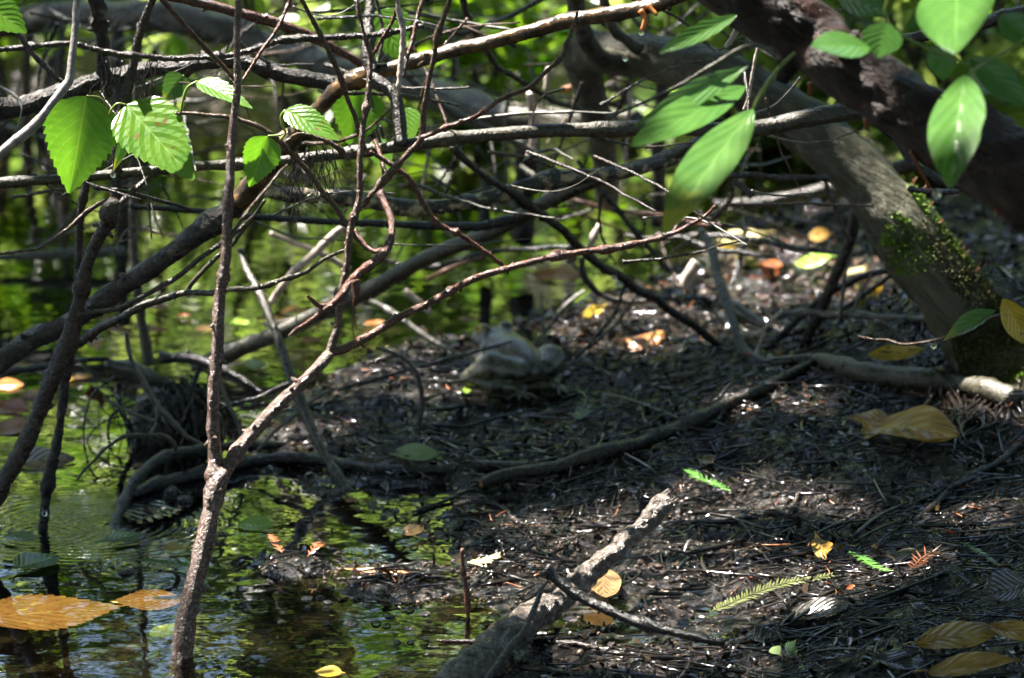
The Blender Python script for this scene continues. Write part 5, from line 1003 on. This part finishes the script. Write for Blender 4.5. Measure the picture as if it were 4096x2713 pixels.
# right-hand bank: green gaps behind the mossy trunk
for (x, y, h, rx) in [(.62, 5.75, .4, .2), (.85, 5.6, .45, .2), (.35, 5.9, .35, .2), (1.1, 5.2, .7, .25)]:
    shrub('shrub', 'blurred green bush glimpsed behind the arching mossy trunk', x, y, h, rx, .18, 260, .06, 'mass', 'bushes behind the mossy trunk')

# ================================================================ unseen canopy added to shade the bank, gaps cut along sun rays to chosen flecks
spots = []  # points kept open to the sun; crowns lose leaves along these rays
def spot(px, py, r, y=None): spots.append((G(px, py) if y is None else P(px, py, y), r))
for px, py, r in [(2900, 2260, .055), (2760, 2300, .045), (3020, 2280, .035), (2640, 2330, .04), (2560, 2400, .035), (2870, 1985, .022), (2930, 2020, .02), (3330, 2010, .014), (2050, 2290, .05), (1930, 2350, .05), (2180, 2330, .04), (1750, 2300, .045), (1600, 2240, .03), (1500, 2330, .045), (1300, 2270, .025), (1150, 2230, .03),
                  (2950, 1180, .13), (2800, 1230, .10), (3120, 1120, .10), (2680, 1250, .08), (2950, 1000, .07), (3250, 1090, .05), (2620, 1340, .05), (2500, 1400, .04), (2400, 1280, .05), (200, 2460, .05), (0, 2470, .05), (400, 2440, .04), (600, 2420, .04), (1300, 1240, .06), (1500, 1280, .05), (1150, 1290, .05), (950, 1300, .05), (1750, 1370, .04), (1450, 1580, .03), (30, 1520, .04)]: spot(px, py, r)
for px, py, y, r in [(2640, 2030, 3.55, .03), (2520, 2150, 3.53, .032), (2420, 2240, 3.51, .03), (830, 2130, 3.38, .022), (800, 2250, 3.37, .02), (850, 1980, 3.39, .022), (860, 1780, 3.41, .02), (858, 1650, 3.41, .018), (735, 2580, 3.34, .025), (720, 2680, 3.33, .025), (1000, 1750, 3.41, .016), (1280, 1450, 3.45, .02), (1340, 1400, 3.46, .02), (1700, 1210, 3.49, .016), (2100, 1060, 3.53, .016), (2450, 990, 3.55, .018), (2650, 940, 3.56, .018), (120, 520, 3.41, .022), (210, 410, 3.44, .018), (20, 610, 3.4, .02), (1605, 150, 3.44, .03), (1595, 300, 3.43, .025), (1720, 250, 3.46, .012), (1400, 1140, 3.46, .012), (1480, 1060, 3.46, .016), (1240, 1030, 4.33, .05), (1130, 1150, 4.34, .05), (1330, 950, 4.3, .05), (1240, 990, 4.34, .04), (280, 560, 3.57, .006), (620, 540, 3.55, .004), (2130, 450, 4.52, .03), (2130, 560, 4.53, .03), (2190, 310, 4.5, .03), (2380, 940, 4.5, .025), (2770, 1100, 4.5, .04), (3010, 290, 3.75, .016), (3350, 190, 2.84, .01), (3330, 60, 3.07, .012), (3850, 420, 2.82, .002), (3820, 60, 2.78, .002), (1250, 490, 3.52, .025), (900, 350, 3.52, .02), (540, 400, 4.2, .03), (540, 1010, 4.3, .03), (2500, 70, 3.66, .02), (2430, 200, 4.15, .03), (2850, 620, 2.94, .008), (2720, 450, 2.98, .012), (2800, 350, 2.99, .010), (2800, 140, 3.05, .012), (3650, 960, 4.02, .025), (3760, 1080, 4.0, .02), (1060, 640, 3.55, .02), (1430, 470, 3.83, .03), (1560, 140, 3.87, .03)]: spot(px, py, r, y)
SP = np.array([s[0] for s in spots]); SR = np.array([s[1] for s in spots])
def added_canopy_tree(name, label, base, hubs, n):
    root = empty(name, base); tag(root, label, 'tree'); mb = MB()
    stick(mb, [(*base[:2], base[2] - .1, .11), (base[0] * .97, base[1], 1.3, .09), (base[0] * .85, base[1] - .05, 2.5, .07)], .2, .3, 14, 0, 1.5); build(mb, 'trunk', M['trunk'], root)
    for hb in hubs:
        mb = MB(); stick(mb, [(base[0] * .86, base[1] - .05, 2.45, .035), ((base[0] * .86 + hb[0]) / 2, (base[1] + hb[1]) / 2, (2.5 + hb[2]) / 2 + .25, .018), (*hb, .005)], .2, .3, 10, 0, 3)
        keep = mb.verts(); build(mb, 'limb', M['trunk'], root)
    C = []
    for hb in hubs: C.append(np.array(hb) + rng.normal(size=(n, 3)) * np.array((.36, .34, .22)))
    C = np.vstack(C)
    def keep(Q):  # shapes the crown gaps: drops leaves near a fleck's sun ray
        ok = np.ones(len(Q), bool)
        for p, r in zip(SP, SR):
            d = Q - p; t = d @ SUN; ok &= np.linalg.norm(d - t[:, None] * SUN, axis=1) > r + 0.044
        return ok
    mb = MB(); mass_leaves(mb, C, .085, .062, up=1.4, droop=.1, keep=keep); build(mb, 'crown', M['canopy'], root)
hubsA = [(x, y, 3.0 + .3 * math.sin(x * 5 + y * 3)) for x in (-2.55, -2.0, -1.45, -.9, -.35) for y in (3.4, 3.95, 4.5, 5.05, 5.6, 6.0)]
added_canopy_tree('added_canopy_tree', 'unseen tree added beyond the left edge to shade the pond, crown gaps cut for sun flecks', (-3.4, 5.0, .0), [h for h in hubsA if h[1] > 4.7], 950)
added_canopy_tree('added_canopy_tree', 'nearer unseen tree added beyond the left edge to shade the bank, crown gaps cut for sun flecks', (-3.2, 3.0, .06), [h for h in hubsA if h[1] < 4.7], 950)
# unseen trees added around the camera to block sky light from the shaded bank
def sky_block_tree(label, x, y, cz, rx, ry, rz, n, L, lean=(0, 0)):
    gz = float(height(np.array([x]), np.array([y]))[0]); root = empty('sky_block_tree', (x, y, gz)); tag(root, label, 'tree'); mb = MB(); cxx = x + lean[0]; cyy = y + lean[1]
    stick(mb, [(x, y, gz - .1, .13), (x + .05, y + .05, cz * .45, .10), (cxx, cyy, cz, .05), (cxx + .1, cyy, cz + rz * .7, .02)], .2, .3, 12, 0, 2); build(mb, 'trunk', M['trunk'], root)
    for k in range(6):
        a_ = k * 1.05 + random.random(); mb = MB(); stick(mb, [(cxx, cyy, cz - rz * .3, .04), (cxx + rx * .4 * math.cos(a_), cyy + ry * .4 * math.sin(a_), cz, .03), (cxx + rx * .85 * math.cos(a_), cyy + ry * .85 * math.sin(a_), cz + rz * random.uniform(-.4, .5), .008)], .2, .3, 8, 0, 4); build(mb, 'limb', M['trunk'], root)
    u = rng.normal(size=(n, 3)); u /= np.linalg.norm(u, axis=1)[:, None]; u *= (rng.random(n) ** .4)[:, None]; C = np.array((cxx, cyy, cz)) + u * np.array((rx, ry, rz))
    C[:, 2] = np.maximum(C[:, 2], .15)
    def keep(Q):
        ok = np.ones(len(Q), bool)
        for p, r in zip(SP, SR):
            d = Q - p; t = d @ SUN; ok &= np.linalg.norm(d - t[:, None] * SUN, axis=1) > r + L * .6
        return ok
    mb = MB(); mass_leaves(mb, C, L, L * .62, up=1.0, droop=.15, keep=keep); build(mb, 'crown', M['canopy'], root)
for lab, x, y, cz, rx, ry, rz, n, lean in [
    ('unseen tree behind the photographer, right, added to block sky light', 1.6, -2.6, 3.4, 2.2, 1.8, 3.0, 2400, (0, 0)), ('unseen tree straight behind the photographer, added to block sky light', -.6, -3.6, 3.6, 2.2, 1.8, 3.2, 2400, (0, 0)), ('unseen tree behind the photographer, left, added to block sky light', -2.8, -2.0, 3.4, 2.2, 1.8, 3.0, 2400, (0, 0)),
    ('unseen tree on the near right, added to block sky light', 3.4, .6, 3.2, 1.9, 1.9, 3.0, 2400, (0, 0)), ('unseen tree on the near left, added to block sky light', -3.6, .8, 3.2, 1.9, 1.9, 3.0, 2400, (0, 0)),
    ('unseen tree on the right bank, added to block sky light', 3.6, 4.0, 3.0, 1.7, 2.0, 2.9, 2400, (0, 0)), ('unseen tree on the left shore, added to block sky light', -5.0, 3.6, 3.0, 1.7, 2.0, 2.9, 2400, (0, 0)),
    ('unseen tree at the right back, added to block sky light', 3.3, 7.6, 3.2, 1.8, 1.6, 3.0, 2200, (0, 0)), ('unseen tree on the far left shore, added to block sky light', -5.4, 7.6, 3.2, 1.9, 1.6, 3.0, 2200, (0, 0)), ('unseen tall tree over the photographer, added to block sky light', 1.5, -.5, 5.2, 2.6, 2.3, .9, 3000, (-1.3, .9)), ('unseen tall tree over the right bank, added to block sky light', 2.7, 2.9, 5.4, 1.9, 2.2, .8, 2200, (-.9, .4))]:
    sky_block_tree(lab, x, y, cz, rx, ry, rz, n, .24, lean)
